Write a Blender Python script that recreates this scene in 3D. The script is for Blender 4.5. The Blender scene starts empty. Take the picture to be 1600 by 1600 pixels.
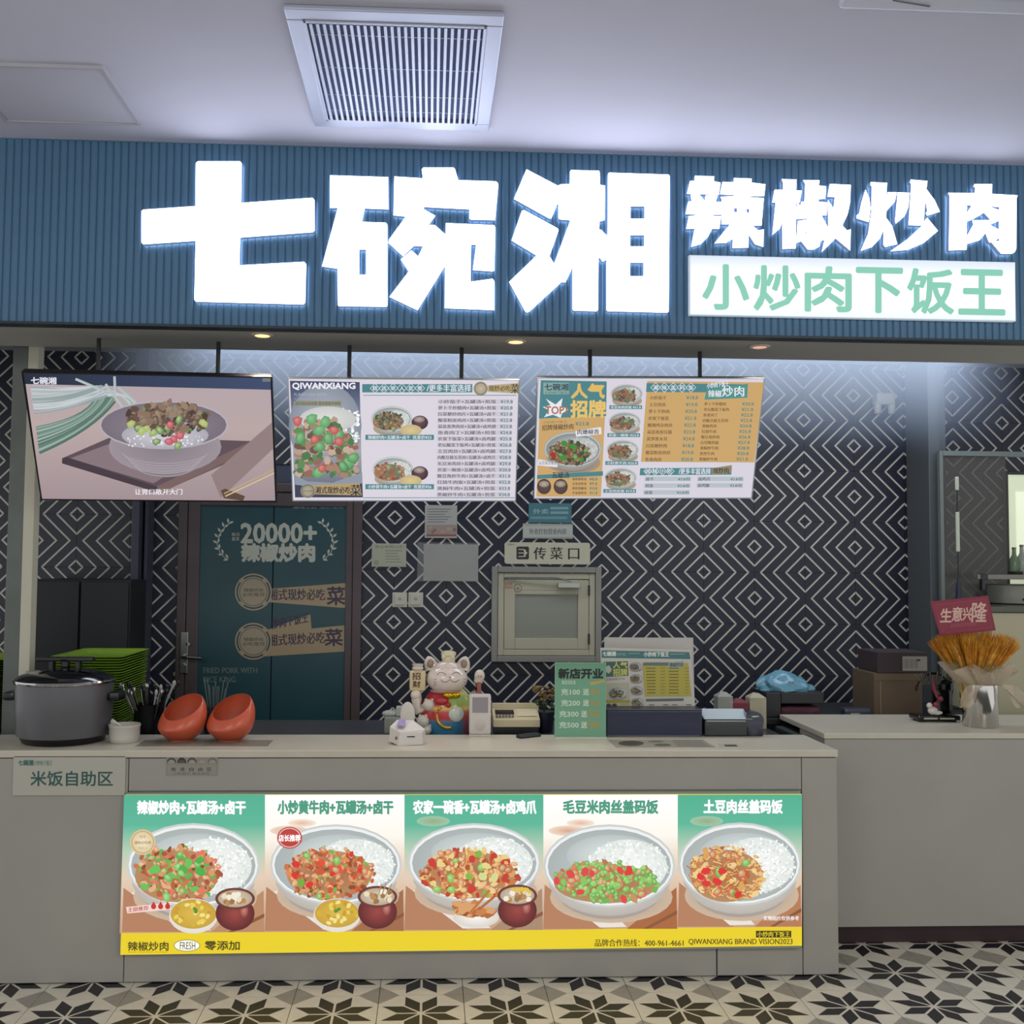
import bpy, bmesh, math, random
from mathutils import Vector, Matrix
random.seed(7)
C = bpy.context.scene.collection
S = bpy.context.scene
# ------------------------------------------------------------------ camera
H = 1.6; FPX = 1610.0; PX, PY = 750.0, 800.0
YAW, PITCH, ROLL = .0475, .0525, .008
cyw, syw, cp, sp = math.cos(YAW), math.sin(YAW), math.cos(PITCH), math.sin(PITCH)
FW = Vector((syw*cp, cyw*cp, sp)); R0 = Vector((cyw, -syw, 0)); U0 = R0.cross(FW)
RT = R0*math.cos(ROLL) + U0*math.sin(ROLL); UP = U0*math.cos(ROLL) - R0*math.sin(ROLL)
EYE = Vector((0, 0, H))
cd = bpy.data.cameras.new('camera'); cam = bpy.data.objects.new('camera', cd); C.objects.link(cam)
mw = Matrix((RT, UP, -FW)).transposed().to_4x4(); mw.translation = EYE
cam.matrix_world = mw
cd.sensor_width = 36; cd.lens = 36*FPX/1600; cd.shift_x = (800-PX)/1600; cd.shift_y = 0
cd.clip_start = .05; cd.clip_end = 60
S.camera = cam
# ------------------------------------------------------------------ world, exposure
S.view_settings.view_transform = 'Standard'; S.view_settings.look = 'None'
S.view_settings.exposure = 0.0; S.view_settings.gamma = 1; S.view_settings.use_curve_mapping = False
w = bpy.data.worlds.new('world'); S.world = w; w.use_nodes = True
w.node_tree.nodes['Background'].inputs[0].default_value = (.84, .86, .86, 1)
w.node_tree.nodes['Background'].inputs[1].default_value = 1.1
def area(name, loc, rot, sx, sy, power, col):
    l = bpy.data.lights.new(name, 'AREA'); l.shape = 'RECTANGLE'; l.size = sx; l.size_y = sy; l.energy = power; l.color = col
    o = bpy.data.objects.new(name, l); C.objects.link(o); o.location = loc; o.rotation_euler = rot; return o
def spot(name, loc, power, col, size=1.9, blend=.8, rot=(0, 0, 0)):
    l = bpy.data.lights.new(name, 'SPOT'); l.energy = power; l.color = col; l.spot_size = size; l.spot_blend = blend; l.shadow_soft_size = .04
    o = bpy.data.objects.new(name, l); C.objects.link(o); o.location = loc; o.rotation_euler = rot; return o
area('hall_fill_one', (-1.6, .2, 3.2), (.35, 0, 0), 1.2, 1.2, 50, (1, .97, .90))  # added fill behind the camera, no visible fixture
area('hall_fill_two', (2.4, .4, 3.2), (.35, 0, 0), 1.2, 1.2, 70, (1, .97, .90))  # second added fill, brightens counter and fascia from the front
area('kitchen_fill', (.9, 5.15, 2.785), (0, 0, 0), 4.2, .35, 44, (.70, .80, 1))  # invented bluish fill, out of view, lifts the tiled wall and haze

# ------------------------------------------------------------------ geometry helpers
def ray(x, y): return FW*FPX + RT*(x-PX) - UP*(y-PY)
def at(x, y, Y):                      # world point of a measured direction on the vertical plane at depth Y
    d = ray(x, y); return EYE + d*(Y/d.y)
def atz(x, y, z):                     # the same on the horizontal plane at height z
    d = ray(x, y); return EYE + d*((z-H)/d.z)
def lin(c):
    if isinstance(c, str):
        c = c.lstrip('#'); c = [int(c[i:i+2], 16) for i in (0, 2, 4)]
    return tuple(((v/255)/12.92 if v/255 <= .04045 else ((v/255+.055)/1.055)**2.4) for v in c)
MATS = {}
def mat(name, col, rough=.5, metal=0, emit=0, noise=0, nscale=8, bump=0, bscale=60, spec=.5, alpha=1, trans=0, coat=0):
    if name in MATS: return MATS[name]
    m = bpy.data.materials.new(name); m.use_nodes = True; nt = m.node_tree; b = nt.nodes['Principled BSDF']
    c = lin(col) + (1,)
    b.inputs['Base Color'].default_value = c; b.inputs['Roughness'].default_value = rough
    b.inputs['Metallic'].default_value = metal; b.inputs['Specular IOR Level'].default_value = spec
    b.inputs['Coat Weight'].default_value = coat
    if emit: b.inputs['Emission Color'].default_value = c; b.inputs['Emission Strength'].default_value = emit
    if alpha < 1: b.inputs['Alpha'].default_value = alpha
    if trans: b.inputs['Transmission Weight'].default_value = trans
    if noise or bump:
        tc = nt.nodes.new('ShaderNodeTexCoord')
    if noise:
        n = nt.nodes.new('ShaderNodeTexNoise'); n.inputs['Scale'].default_value = nscale; n.inputs['Detail'].default_value = 5
        nt.links.new(tc.outputs['Object'], n.inputs['Vector'])
        r = nt.nodes.new('ShaderNodeMixRGB'); r.blend_type = 'MULTIPLY'; r.inputs[0].default_value = 1
        r.inputs[1].default_value = c
        k = nt.nodes.new('ShaderNodeMapRange'); k.inputs[1].default_value = .3; k.inputs[2].default_value = .7
        k.inputs[3].default_value = 1-noise; k.inputs[4].default_value = 1+noise*.6
        nt.links.new(n.outputs['Fac'], k.inputs[0]); nt.links.new(k.outputs[0], r.inputs[2]); nt.links.new(r.outputs[0], b.inputs['Base Color'])
        if emit: nt.links.new(r.outputs[0], b.inputs['Emission Color'])
    if bump:
        n = nt.nodes.new('ShaderNodeTexNoise'); n.inputs['Scale'].default_value = bscale
        nt.links.new(tc.outputs['Object'], n.inputs['Vector'])
        u = nt.nodes.new('ShaderNodeBump'); u.inputs['Strength'].default_value = bump; u.inputs['Distance'].default_value = .002
        nt.links.new(n.outputs['Fac'], u.inputs['Height']); nt.links.new(u.outputs[0], b.inputs['Normal'])
    MATS[name] = m; return m
def print_mat(name, emit=0, rough=.4, base=1.0):
    if name in MATS: return MATS[name]
    m = bpy.data.materials.new(name); m.use_nodes = True; nt = m.node_tree; b = nt.nodes['Principled BSDF']
    a = nt.nodes.new('ShaderNodeAttribute'); a.attribute_name = 'Col'
    b.inputs['Roughness'].default_value = rough
    if emit:
        b.inputs['Base Color'].default_value = (.02, .02, .02, 1); b.inputs['Specular IOR Level'].default_value = .2
        nt.links.new(a.outputs['Color'], b.inputs['Emission Color']); b.inputs['Emission Strength'].default_value = emit
    else:
        nt.links.new(a.outputs['Color'], b.inputs['Base Color'])
    MATS[name] = m; return m

class MB:
    def __init__(s): s.v = []; s.f = []; s.m = []; s.mi = 0
    def add(s, v, f, M=None):
        o = len(s.v); s.v += [tuple(M @ Vector(p)) if M is not None else tuple(p) for p in v]
        s.f += [tuple(i+o for i in q) for q in f]; s.m += [s.mi]*len(f); return s
    def box(s, a, b, M=None):
        x0, y0, z0 = a; x1, y1, z1 = b
        v = [(x0,y0,z0),(x1,y0,z0),(x1,y1,z0),(x0,y1,z0),(x0,y0,z1),(x1,y0,z1),(x1,y1,z1),(x0,y1,z1)]
        return s.add(v, [(3,2,1,0),(4,5,6,7),(0,1,5,4),(1,2,6,5),(2,3,7,6),(3,0,4,7)], M)
    def bbox(s, a, b, r=.004, M=None):     # box with chamfered edges
        bm = bmesh.new(); bmesh.ops.create_cube(bm, size=1)
        d = [b[i]-a[i] for i in range(3)]; c = [(b[i]+a[i])/2 for i in range(3)]
        for v in bm.verts: v.co = Vector([v.co[i]*d[i]+c[i] for i in range(3)])
        bmesh.ops.bevel(bm, geom=bm.edges[:], offset=min(r, min(d)*.45), segments=2, affect='EDGES', profile=.6)
        return s.bm(bm, M)
    def bm(s, bm, M=None):
        bm.verts.index_update(); v = [tuple(x.co) for x in bm.verts]; f = [tuple(x.index for x in q.verts) for q in bm.faces]; bm.free()
        return s.add(v, f, M)
    def lathe(s, prof, c=(0, 0, 0), n=32, cap=True, sx=1, sy=1, M=None):
        v = []; f = []
        for r, z in prof:
            for i in range(n):
                a = 2*math.pi*i/n; v.append((c[0]+r*sx*math.cos(a), c[1]+r*sy*math.sin(a), c[2]+z))
        for j in range(len(prof)-1):
            for i in range(n):
                k = (i+1) % n; f.append((j*n+i, j*n+k, (j+1)*n+k, (j+1)*n+i))
        if cap: f.append(tuple(reversed(range(n)))); f.append(tuple((len(prof)-1)*n+i for i in range(n)))
        return s.add(v, f, M)
    def tube(s, pts, r, n=8, M=None):
        pts = [Vector(p) for p in pts]; rs = r if isinstance(r, (list, tuple)) else [r]*len(pts); v = []; f = []
        for i, p in enumerate(pts):
            t = (pts[min(i+1, len(pts)-1)] - pts[max(i-1, 0)]).normalized()
            a = t.cross(Vector((0, 0, 1)) if abs(t.z) < .9 else Vector((1, 0, 0))).normalized(); b = t.cross(a)
            for k in range(n):
                q = 2*math.pi*k/n; v.append(tuple(p + (a*math.cos(q)+b*math.sin(q))*rs[i]))
        for j in range(len(pts)-1):
            for k in range(n): l = (k+1) % n; f.append((j*n+k, j*n+l, (j+1)*n+l, (j+1)*n+k))
        f.append(tuple(reversed(range(n)))); f.append(tuple((len(pts)-1)*n+k for k in range(n)))
        return s.add(v, f, M)
    def ball(s, c, r, n=16, sc=(1, 1, 1), M=None):
        bm = bmesh.new(); bmesh.ops.create_uvsphere(bm, u_segments=n, v_segments=max(6, n*2//3), radius=r)
        for v in bm.verts: v.co = Vector((v.co.x*sc[0]+c[0], v.co.y*sc[1]+c[1], v.co.z*sc[2]+c[2]))
        return s.bm(bm, M)
    def prism(s, pts, y0, y1, M=None):     # outline in x,z extruded along y
        n = len(pts); v = [(p[0], y0, p[1]) for p in pts]+[(p[0], y1, p[1]) for p in pts]
        return s.add(v, [tuple(range(n)), tuple(reversed(range(n, 2*n)))]+[(i, i+n, (i+1) % n+n, (i+1) % n) for i in range(n)], M)
    def mesh(s, name, mats, smooth=False):
        me = bpy.data.meshes.new(name); me.from_pydata(s.v, [], s.f)
        for m in (mats if isinstance(mats, (list, tuple)) else [mats]): me.materials.append(m)
        me.polygons.foreach_set('material_index', s.m)
        bm = bmesh.new(); bm.from_mesh(me); bmesh.ops.recalc_face_normals(bm, faces=bm.faces); bm.to_mesh(me); bm.free()
        if smooth:
            me.polygons.foreach_set('use_smooth', [True]*len(me.polygons))
            me.set_sharp_from_angle(angle=math.radians(smooth if smooth is not True else 40))
        me.update(); return me
def obj(name, mb, m, parent=None, smooth=False, kind=None):
    me = mb.mesh(name, m, smooth) if isinstance(mb, MB) else mb
    o = bpy.data.objects.new(name, me); C.objects.link(o)
    if parent is not None: o.parent = parent
    if kind: o['kind'] = kind
    return o
def tag(o, label, cat, group=None):
    o['label'] = label; o['category'] = cat
    if group: o['group'] = group
    return o
def thing(name, loc, label, cat, group=None, rz=0):
    o = bpy.data.objects.new(name, None); C.objects.link(o); o.location = loc; o.rotation_euler = (0, 0, rz); o.empty_display_size = .05
    return tag(o, label, cat, group)
def plabel(o, label): o['label'] = label; return o
def struct(name, mb, m, smooth=False): return obj(name, mb, m, None, smooth, 'structure')

# ---- glyph outlines from the built-in font, as triangles
_G = {}
def glyphs(s, bold=0.0):
    k = (s, bold)
    if k in _G: return _G[k]
    c = bpy.data.curves.new('t', 'FONT'); c.body = s; c.size = 1; c.resolution_u = 2; c.offset = bold
    o = bpy.data.objects.new('t', c); C.objects.link(o)
    bpy.context.view_layer.update()
    me = bpy.data.meshes.new_from_object(o.evaluated_get(bpy.context.evaluated_depsgraph_get()))
    v = [(p.co.x, p.co.y) for p in me.vertices]; f = [tuple(q.vertices) for q in me.polygons]
    bpy.data.meshes.remove(me); bpy.data.objects.remove(o); bpy.data.curves.remove(c)
    _G[k] = (v, f); return _G[k]

class Art:                               # flat print on a plane, built from coloured pieces in thin layers
    def __init__(s, p0, n, eps=1.2e-5, base=3e-4, conv=None):
        s.p0 = Vector(p0); s.n = Vector(n).normalized(); s.v = []; s.f = []; s.c = []; s.k = 0; s.eps = eps; s.base = base; s.conv = conv
        if s.n.dot(EYE-s.p0) < 0: s.n = -s.n
    def P(s, x, y):
        off = s.n*(s.base+s.k*s.eps)
        if s.conv: return s.conv(x, y) + off
        d = ray(x, y); p = s.p0; t = (p-EYE).dot(s.n)/d.dot(s.n); return EYE+d*t+off
    def poly(s, pts, col, step=True):
        o = len(s.v); s.v += [s.P(*p) for p in pts]
        cols = [lin(q) for q in col] if isinstance(col, list) else [lin(col)]*len(pts)
        s.c += cols; s.f.append(tuple(range(o, o+len(pts))))
        if step: s.k += 1
    def rect(s, x0, y0, x1, y1, col): s.poly([(x0,y0),(x1,y0),(x1,y1),(x0,y1)], col)
    def vgrad(s, q, stops):              # quad q: TL TR BR BL, stops [(t,col)...] top to bottom
        for (t0, c0), (t1, c1) in zip(stops, stops[1:]):
            L = lambda a, b, t: (a[0]+(b[0]-a[0])*t, a[1]+(b[1]-a[1])*t)
            s.poly([L(q[0],q[3],t0), L(q[1],q[2],t0), L(q[1],q[2],t1), L(q[0],q[3],t1)], [c0, c0, c1, c1], step=False)
        s.k += 1
    def fan(s, cx, cy, pts, cc, ce):
        o = len(s.v); s.v.append(s.P(cx, cy)); s.v += [s.P(*p) for p in pts]
        s.c += [lin(cc)]+[lin(ce)]*len(pts); n = len(pts)
        s.f += [(o, o+1+i, o+1+(i+1) % n) for i in range(n)]; s.k += 1
    def ell(s, cx, cy, rx, ry, cc, ce=None, n=28, a0=0, a1=2*math.pi):
        full = abs(a1-a0-2*math.pi) < .01
        m = n if full else n+1
        pts = [(cx+rx*math.cos(a0+(a1-a0)*i/n), cy+ry*math.sin(a0+(a1-a0)*i/n)) for i in range(m)]
        s.fan(cx, cy, pts, cc, ce or cc)
    def ring(s, cx, cy, rx, ry, t, col, n=36):
        for i in range(n):
            a, b = 2*math.pi*i/n, 2*math.pi*(i+1)/n
            s.poly([(cx+rx*math.cos(a), cy+ry*math.sin(a)), (cx+rx*math.cos(b), cy+ry*math.sin(b)),
                    (cx+(rx-t)*math.cos(b), cy+(ry-t)*math.sin(b)), (cx+(rx-t)*math.cos(a), cy+(ry-t)*math.sin(a))], col, step=False)
        s.k += 1
    def blob(s, cx, cy, r, col, n=6, ang=None, asp=1.0, hi=None):
        a = random.random()*6.28 if ang is None else ang; pts = []
        for i in range(n):
            q = 2*math.pi*i/n; rr = r*random.uniform(.75, 1.15); x = rr*math.cos(q)*asp; y = rr*math.sin(q)
            pts.append((cx+x*math.cos(a)-y*math.sin(a), cy+x*math.sin(a)+y*math.cos(a)))
        c = lin(col); s.fan(cx-r*.25, cy-r*.3, pts, hi or col, col)
    def line(s, pts, wd, col, c2=None):
        for (x0, y0), (x1, y1) in zip(pts, pts[1:]):
            dx, dy = x1-x0, y1-y0; L = math.hypot(dx, dy) or 1; nx, ny = -dy/L*wd/2, dx/L*wd/2
            s.poly([(x0+nx,y0+ny),(x1+nx,y1+ny),(x1-nx,y1-ny),(x0-nx,y0-ny)], [col, col, c2 or col, c2 or col], step=False)
        s.k += 1
    def text(s, t, x0, y0, x1, y1, col, bold=0.0, slope=0.0, shear=0.0, heavy=0.0):
        v, f = glyphs(t, 0.0); b2 = (y1-y0)*.022 if bold and not heavy else 0
        ax, bx = min(p[0] for p in v), max(p[0] for p in v); ay, by = min(p[1] for p in v), max(p[1] for p in v)
        for dx, dy in ([(0,0)] if not (heavy or b2) else [(-b2,0),(b2,0)] if b2 else [(0,0),(heavy,0),(-heavy,0),(0,heavy),(0,-heavy),(heavy*.7,heavy*.7),(-heavy*.7,heavy*.7),(heavy*.7,-heavy*.7),(-heavy*.7,-heavy*.7)]):
            o = len(s.v)
            for p in v:
                u = (p[0]-ax)/(bx-ax); q = (p[1]-ay)/(by-ay)
                s.v.append(s.P(x0+u*(x1-x0)+shear*q+dx, y1-q*(y1-y0)+slope*u*(x1-x0)+dy))
            s.k += .34
            s.c += [lin(col)]*len(v); s.f += [tuple(i+o for i in q) for q in f]
        s.k += 1
    def build(s, name, m, parent=None):
        org = Vector(s.p0); pl = [tuple(v-org) for v in s.v]
        me = bpy.data.meshes.new(name); me.from_pydata(pl, [], s.f)
        a = me.color_attributes.new('Col', 'FLOAT_COLOR', 'POINT')
        a.data.foreach_set('color', [x for c in s.c for x in (*c, 1.0)])
        me.materials.append(m); me.update()
        o = bpy.data.objects.new(name, me); C.objects.link(o); o.location = org
        if parent is not None:
            o.parent = parent; o.matrix_parent_inverse = parent.matrix_basis.inverted()
        return o
def local(parent, o):                    # keep world placement of a mesh built in world coordinates
    o.parent = parent; o.matrix_parent_inverse = parent.matrix_basis.inverted(); return o

# ------------------------------------------------------------------ materials
M_white = mat('ceiling_paint', '#c6c4d2', .85, noise=.04, nscale=1.5)
M_count = mat('counter_laminate', '#96928a', .55, noise=.06, nscale=2.5)
M_ctop = mat('counter_stone', '#b9b3a3', .35, noise=.05, nscale=6)
M_cgap = mat('dark_joint', '#1c1a1c', .8)
M_black = mat('black_plastic', '#0c0d12', .35)
M_dark = mat('dark_plastic', '#14161c', .5)
M_steel = mat('brushed_steel', '#9a9a96', .3, 1)
M_alu = mat('aluminium', '#a9a9a2', .42, .7)
M_cream = mat('cream_paint', '#a09c87', .5, noise=.05)
M_wplas = mat('white_plastic', '#c2bcb4', .35)
M_navy = mat('navy_glazed_tile', '#0c1228', .42, noise=.35, nscale=300)
M_line = mat('pale_tile_inlay', '#b4b1a6', .5)
M_brown = mat('brown_metal', '#4c4143', .45, .3, noise=.1)
M_grey = mat('grey_post_metal', '#5f6460', .5, .3, noise=.12, nscale=12)

# ------------------------------------------------------------------ setting: floor
FY = 4.08
T = .313
tm = MB(); g = .0012
tm.mi = 0
tm.add([(-T/2+g,-T/2+g,-.012),(T/2-g,-T/2+g,-.012),(T/2-g,T/2-g,-.012),(-T/2+g,T/2-g,-.012),(-T/2+g,-T/2+g,0),(T/2-g,-T/2+g,0),(T/2-g,T/2-g,0),(-T/2+g,T/2-g,0)],
       [(4,5,6,7),(0,1,5,4),(1,2,6,5),(2,3,7,6),(3,0,4,7)])
e = .0004
for i in range(8):
    a = math.radians(22.5+45*i); gp = .0045
    def pol(r, an): return Vector((r*math.cos(an), r*math.sin(an)))
    off = pol(gp/math.sin(math.radians(22.5)), a)
    rt = .152 if True else 0; rs = .076
    q = [off, off+pol(rs, a-math.radians(22.5)), pol(rt, a), off+pol(rs, a+math.radians(22.5))]
    tm.mi = 1; tm.add([(p.x, p.y, e) for p in q], [(0,1,2,3)])
for sx, sy in ((1,1),(-1,1),(-1,-1),(1,-1)):
    k = T/2-g; L = .075; tm.mi = 2
    pts = [(sx*k, sy*k, e), (sx*(k-L), sy*k, e), (sx*k, sy*(k-L), e)]
    tm.add(pts, [(0,1,2)] )
MT = [mat('white_cement_tile', '#c8c2b2', .24, noise=.07, nscale=14), mat('black_tile_star', '#16151a', .4, noise=.3, nscale=30), mat('grey_tile_corner', '#8b877d', .4, noise=.08, nscale=20)]
tile_me = tm.mesh('floor_tile', MT)
# the thin star print must face up whatever the winding
for p in tile_me.polygons:
    if p.material_index and p.normal.z < 0: p.flip()
floor = struct('floor', MB().box((-4.2, -1.5, -.05), (4.6, 6.2, -.0125)), mat('grout', '#3a3834', .9))
x0, y0 = -.174-T/2, 3.94-T/2
for i in range(-10, 12):
    for j in range(-6, 4):
        o = bpy.data.objects.new('tile', tile_me); C.objects.link(o); o.parent = floor
        o.location = (x0+T+i*T, y0+T+j*T, 0)
        if (j >= 1 and x0+T+i*T < 1.3) or (j >= 2): bpy.data.objects.remove(o)
        elif j < -4 and abs(i) > 6: bpy.data.objects.remove(o)

# ------------------------------------------------------------------ setting: ceiling, fascia, soffit
CZ = 3.28
ceiling = struct('ceiling', MB().box((-4.2, -1.5, CZ), (4.6, 4.5, CZ+.05)), M_white)
hq = [atz(0, 100, CZ), atz(162, 108, CZ), atz(215, 192, CZ), atz(35, 182, CZ)]
hx0, hx1, hy0, hy1 = -1.62, -1.135, 3.47, 3.90
hb = MB()
hb.box((hx0, hy0, CZ-.006), (hx1, hy1, CZ-.0005))
hatch = thing('access_hatch', (0, 0, 0), 'flat white square access hatch in ceiling at left', 'hatch')
obj('hatch_panel', hb, mat('hatch_paint', '#bdbbc6', .8), hatch)
hf = MB()
for a, b in (((hx0-.012, hy0-.012, CZ-.012), (hx1+.012, hy0-.002, CZ)), ((hx0-.012, hy1+.002, CZ-.012), (hx1+.012, hy1+.01, CZ)), ((hx0-.012, hy0, CZ-.012), (hx0-.002, hy1, CZ)), ((hx1+.002, hy0, CZ-.012), (hx1+.012, hy1, CZ))): hf.box(a, b)
obj('hatch_frame', hf, mat('hatch_trim', '#b0adb4', .6), hatch)

fas = struct('wall_fascia', MB().box((-3.4, FY+.012, 2.545), (3.6, FY+.06, CZ)), mat('teal_board', '#1d4a55', .6))
sl = MB(); n = 7; rr = .0142
prof = [(-.0148, 0)] + [(-rr*math.cos(math.pi*i/n), -.007*math.sin(math.pi*i/n)) for i in range(n+1)] + [(.0148, 0)]
v = []; 
for z in (2.545, CZ): v += [(p[0], p[1], z) for p in prof]
k = len(prof); sl.add(v, [(i, i+1, i+1+k, i+k) for i in range(k-1)]+[tuple(reversed(range(k)))])
M_slat = mat('teal_fluted_slat', '#476e8c', .5, noise=.05, nscale=3)
slat_me = sl.mesh('slat', M_slat, smooth=50)
i = 0; x = -3.2
while x < 3.45:
    o = bpy.data.objects.new('slat', slat_me); C.objects.link(o); o.parent = fas; o.location = (x, FY+.011, 0); x += .0298
struct('trim_fascia', MB().box((-3.4, FY-.004, 2.535), (3.6, FY+.06, 2.545)), mat('dark_trim', '#15252f', .5))
struct('ceiling_soffit', MB().box((-3.4, FY+.06, 2.538), (3.6, 4.52, 2.56)), mat('soffit_board', '#a8a49c', .7))
struct('ceiling_kitchen', MB().box((-4.2, 4.5, 2.80), (4.6, 6.2, 2.85)), mat('kitchen_ceiling_paint', '#7c7d84', .8))
struct('wall_header', MB().box((-4.2, 4.5, 2.56), (4.6, 4.52, 3.33)), mat('header_paint', '#7d7f86', .8))

# ------------------------------------------------------------------ setting: back wall with diamond tiles
WY = 5.9; P = .2975
wall = struct('wall_back', MB().box((-4.2, WY+.011, 0), (4.6, WY+.06, 2.85)), mat('tile_mortar', '#3b4150', .9))
def wall_tile(mir):
    m = MB(); gg = .0009; sg = -1 if mir else 1
    X = lambda a: sg*a*P
    m.mi = 0
    xs = sorted((X(0)+sg*gg, X(1)-sg*gg)); m.box((xs[0], 0, gg), (xs[1], .010, P-gg))
    m.mi = 1; hw = .022; E_ = -.0006
    def strip(c):
        for up in (0, 1):
            # region x in [0,1], y in [0,.5]; line x+y=c
            pts = []
            pl = [(c-hw, 0), (c+hw, 0), (c+hw-.5, .5), (c-hw-.5, .5)]
            # clip to 0<=x<=1
            def clip(pl, f, inter):
                out = []
                for i in range(len(pl)):
                    a, b = pl[i-1], pl[i]
                    if f(b):
                        if not f(a): out.append(inter(a, b))
                        out.append(b)
                    elif f(a): out.append(inter(a, b))
                return out
            def ix(xv): return lambda a, b: (xv, a[1]+(b[1]-a[1])*(xv-a[0])/(b[0]-a[0]))
            pl = clip(pl, lambda p: p[0] >= .003, ix(.003))
            if pl: pl = clip(pl, lambda p: p[0] <= .997, ix(.997))
            if len(pl) < 3: continue
            pl = [(p[0], min(max(p[1], .003), .4999)) for p in pl]
            q = [(X(p[0]), E_, (1-p[1] if up else p[1])*P) for p in pl]
            m.add(q, [tuple(range(len(q)))])
    for kk in range(6): strip(.125+.25*kk)
    me = m.mesh('wall_tile', [M_navy, M_line])
    for p in me.polygons:
        if p.material_index and p.normal.y > 0: p.flip()
    return me
wt = [wall_tile(False), wall_tile(True)]
XA, ZA = .389, 1.874
DX0, DX1 = at(285, 900, WY).x, at(560, 900, WY).x
for i in range(-12, 13):
    for j in range(-4, 4):
        z = ZA + j*P
        if z < .6: continue
        # even i: from A column (XA+ i*P) rightwards ; odd: mirrored
        even = i % 2 == 0
        xa = XA + i*P; lo, hi = xa, xa+P
        if lo > DX0-.02 and hi < DX1+.02 and z < 1.95: continue
        o = bpy.data.objects.new('wall_tile', wt[0 if even else 1]); C.objects.link(o); o.parent = wall
        o.location = (xa if even else xa+P, WY, z)

# columns and dividers (setting)
def post(name, x, y0, y1, Y, dpt, wpx, m):
    a = at(x, y0, Y); b = at(x+wpx, y1, Y); mb = MB().bbox((min(a.x, b.x), Y, b.z), (max(a.x, b.x), Y+dpt, a.z), .004); return struct(name, mb, m)
# post at the left between the counter and the soffit
pm = MB().bbox((-1.835, 4.56, .80), (-1.767, 4.70, 2.80), .004)
lp = struct('trim_left_post', pm, M_grey)
lp2 = obj('post_strip', MB().bbox((-1.767, 4.555, .80), (-1.722, 4.62, 2.80), .003), mat('pale_post_strip', '#b9b3a1', .5), lp)
struct('trim_right_post', MB().bbox((2.78, 5.62, 0), (2.845, 5.895, 2.80), .004).bbox((2.85, 5.66, 0), (2.90, 5.895, 2.80), .004), mat('right_post_metal', '#565c60', .5, .3))

# mullion between the dark left bay and the door
a = at(206, 800, 5.7); b = at(218, 800, 5.7)
struct('trim_mullion', MB().bbox((a.x, 5.7, 0), (b.x, 5.895, 2.8), .004).bbox((b.x+.012, 5.76, 0), (b.x+.03, 5.895, 2.8), .003), mat('mullion_metal', '#3a3c4a', .5, .3))
# added black form standing in for dark tinted glass in the left bay
ca, cb = at(48, 905, 5.45), at(203, 905, 5.45)
bay_form = thing('dark_bay_form', ((ca.x+cb.x)/2, 5.45, 0), 'tall matt black form standing in for dark glass behind the green trays at left', 'cabinet')
wd = (cb.x-ca.x)/2; zt = ca.z
M_bay = mat('black_bay_form', '#070a12', .6)
obj('body', MB().bbox((-wd, .02, 0), (wd, .44, zt), .006), M_bay, bay_form)
for sx in (-1, 1):
    d_ = obj('door', MB().bbox((sx*wd/2-wd/2+.006, 0, .05), (sx*wd/2+wd/2-.006, .019, zt-.01), .004), M_bay, bay_form)
    obj('handle', MB().tube([(sx*.03, -.02, .9), (sx*.03, -.02, 1.1)], .006), M_dark, d_)
bn = at(110, 1000, 5.2)
# ---------------------------------------------------------------- door with teal poster
zt = 2.02; D0, D1 = DX0, DX1
dr = struct('door_1', MB().bbox((D0-.02, 5.86, 0), (D0+.03, 5.90, zt+.04), .004).bbox((D1-.03, 5.86, 0), (D1+.02, 5.90, zt+.04), .004).bbox((D0+.03, 5.86, zt-.01), (D1-.03, 5.90, zt+.04), .004), M_brown)
obj('door_leaf', MB().bbox((D0+.032, 5.868, .01), (D0+.10, 5.895, zt-.012), .004).bbox((D1-.07, 5.868, .01), (D1-.032, 5.895, zt-.012), .004).bbox((D0+.10, 5.868, zt-.09), (D1-.07, 5.895, zt-.012), .004).bbox((D0+.10, 5.868, .01), (D1-.07, 5.895, .2), .004), M_brown, dr)
teal = mat('teal_poster', '#0e3b42', .4, noise=.12, nscale=5)
sm = (D0+D1)/2+.015
obj('poster_panel', MB().box((D0+.10, 5.878, .2), (sm-.003, 5.89, zt-.09)), teal, dr)
obj('poster_panel', MB().box((sm+.003, 5.878, .2), (D1-.07, 5.89, zt-.09)), teal, dr)
art = Art((0, 5.878, 0), (0, -1, 0)); K = '#a5a698'
art.text('20000+', 377, 818, 494, 848, K, heavy=1.3)
art.text('辣椒炒肉', 378, 850, 491, 877, K, .012, heavy=1.6)
art.text('每日', 362, 832, 374, 838, K); art.text('售卖', 362, 839, 374, 845, K)
for sx, cx in ((1, 0), (-1, 1)):
    X = (lambda x: x) if sx == 1 else (lambda x: 860-x+1)
    stem = [(361, 816), (351, 824), (343, 836), (339, 850), (344, 864), (356, 876)]
    art.line([(X(p[0]), p[1]) for p in stem], 1.0, K)
    for (x, y), an in zip([(357,818),(350,824),(345,832),(341,840),(340,849),(343,858),(349,866),(357,873)], [-60,-70,-85,-95,-110,-130,-145,-160]):
        for sd in (-1, 1):
            ar = math.radians(an+sd*38); L = 9
            ex, ey = x+L*math.cos(ar), y+L*math.sin(ar); nx, ny = -math.sin(ar)*2, math.cos(ar)*2
            mx, my = (x+ex)/2, (y+ey)/2
            art.poly([(X(x), y), (X(mx+nx), my+ny), (X(ex), ey), (X(mx-nx), my-ny)], K)
Y_ = '#8f7d5e'; V_ = '#2a1a36'
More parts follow.
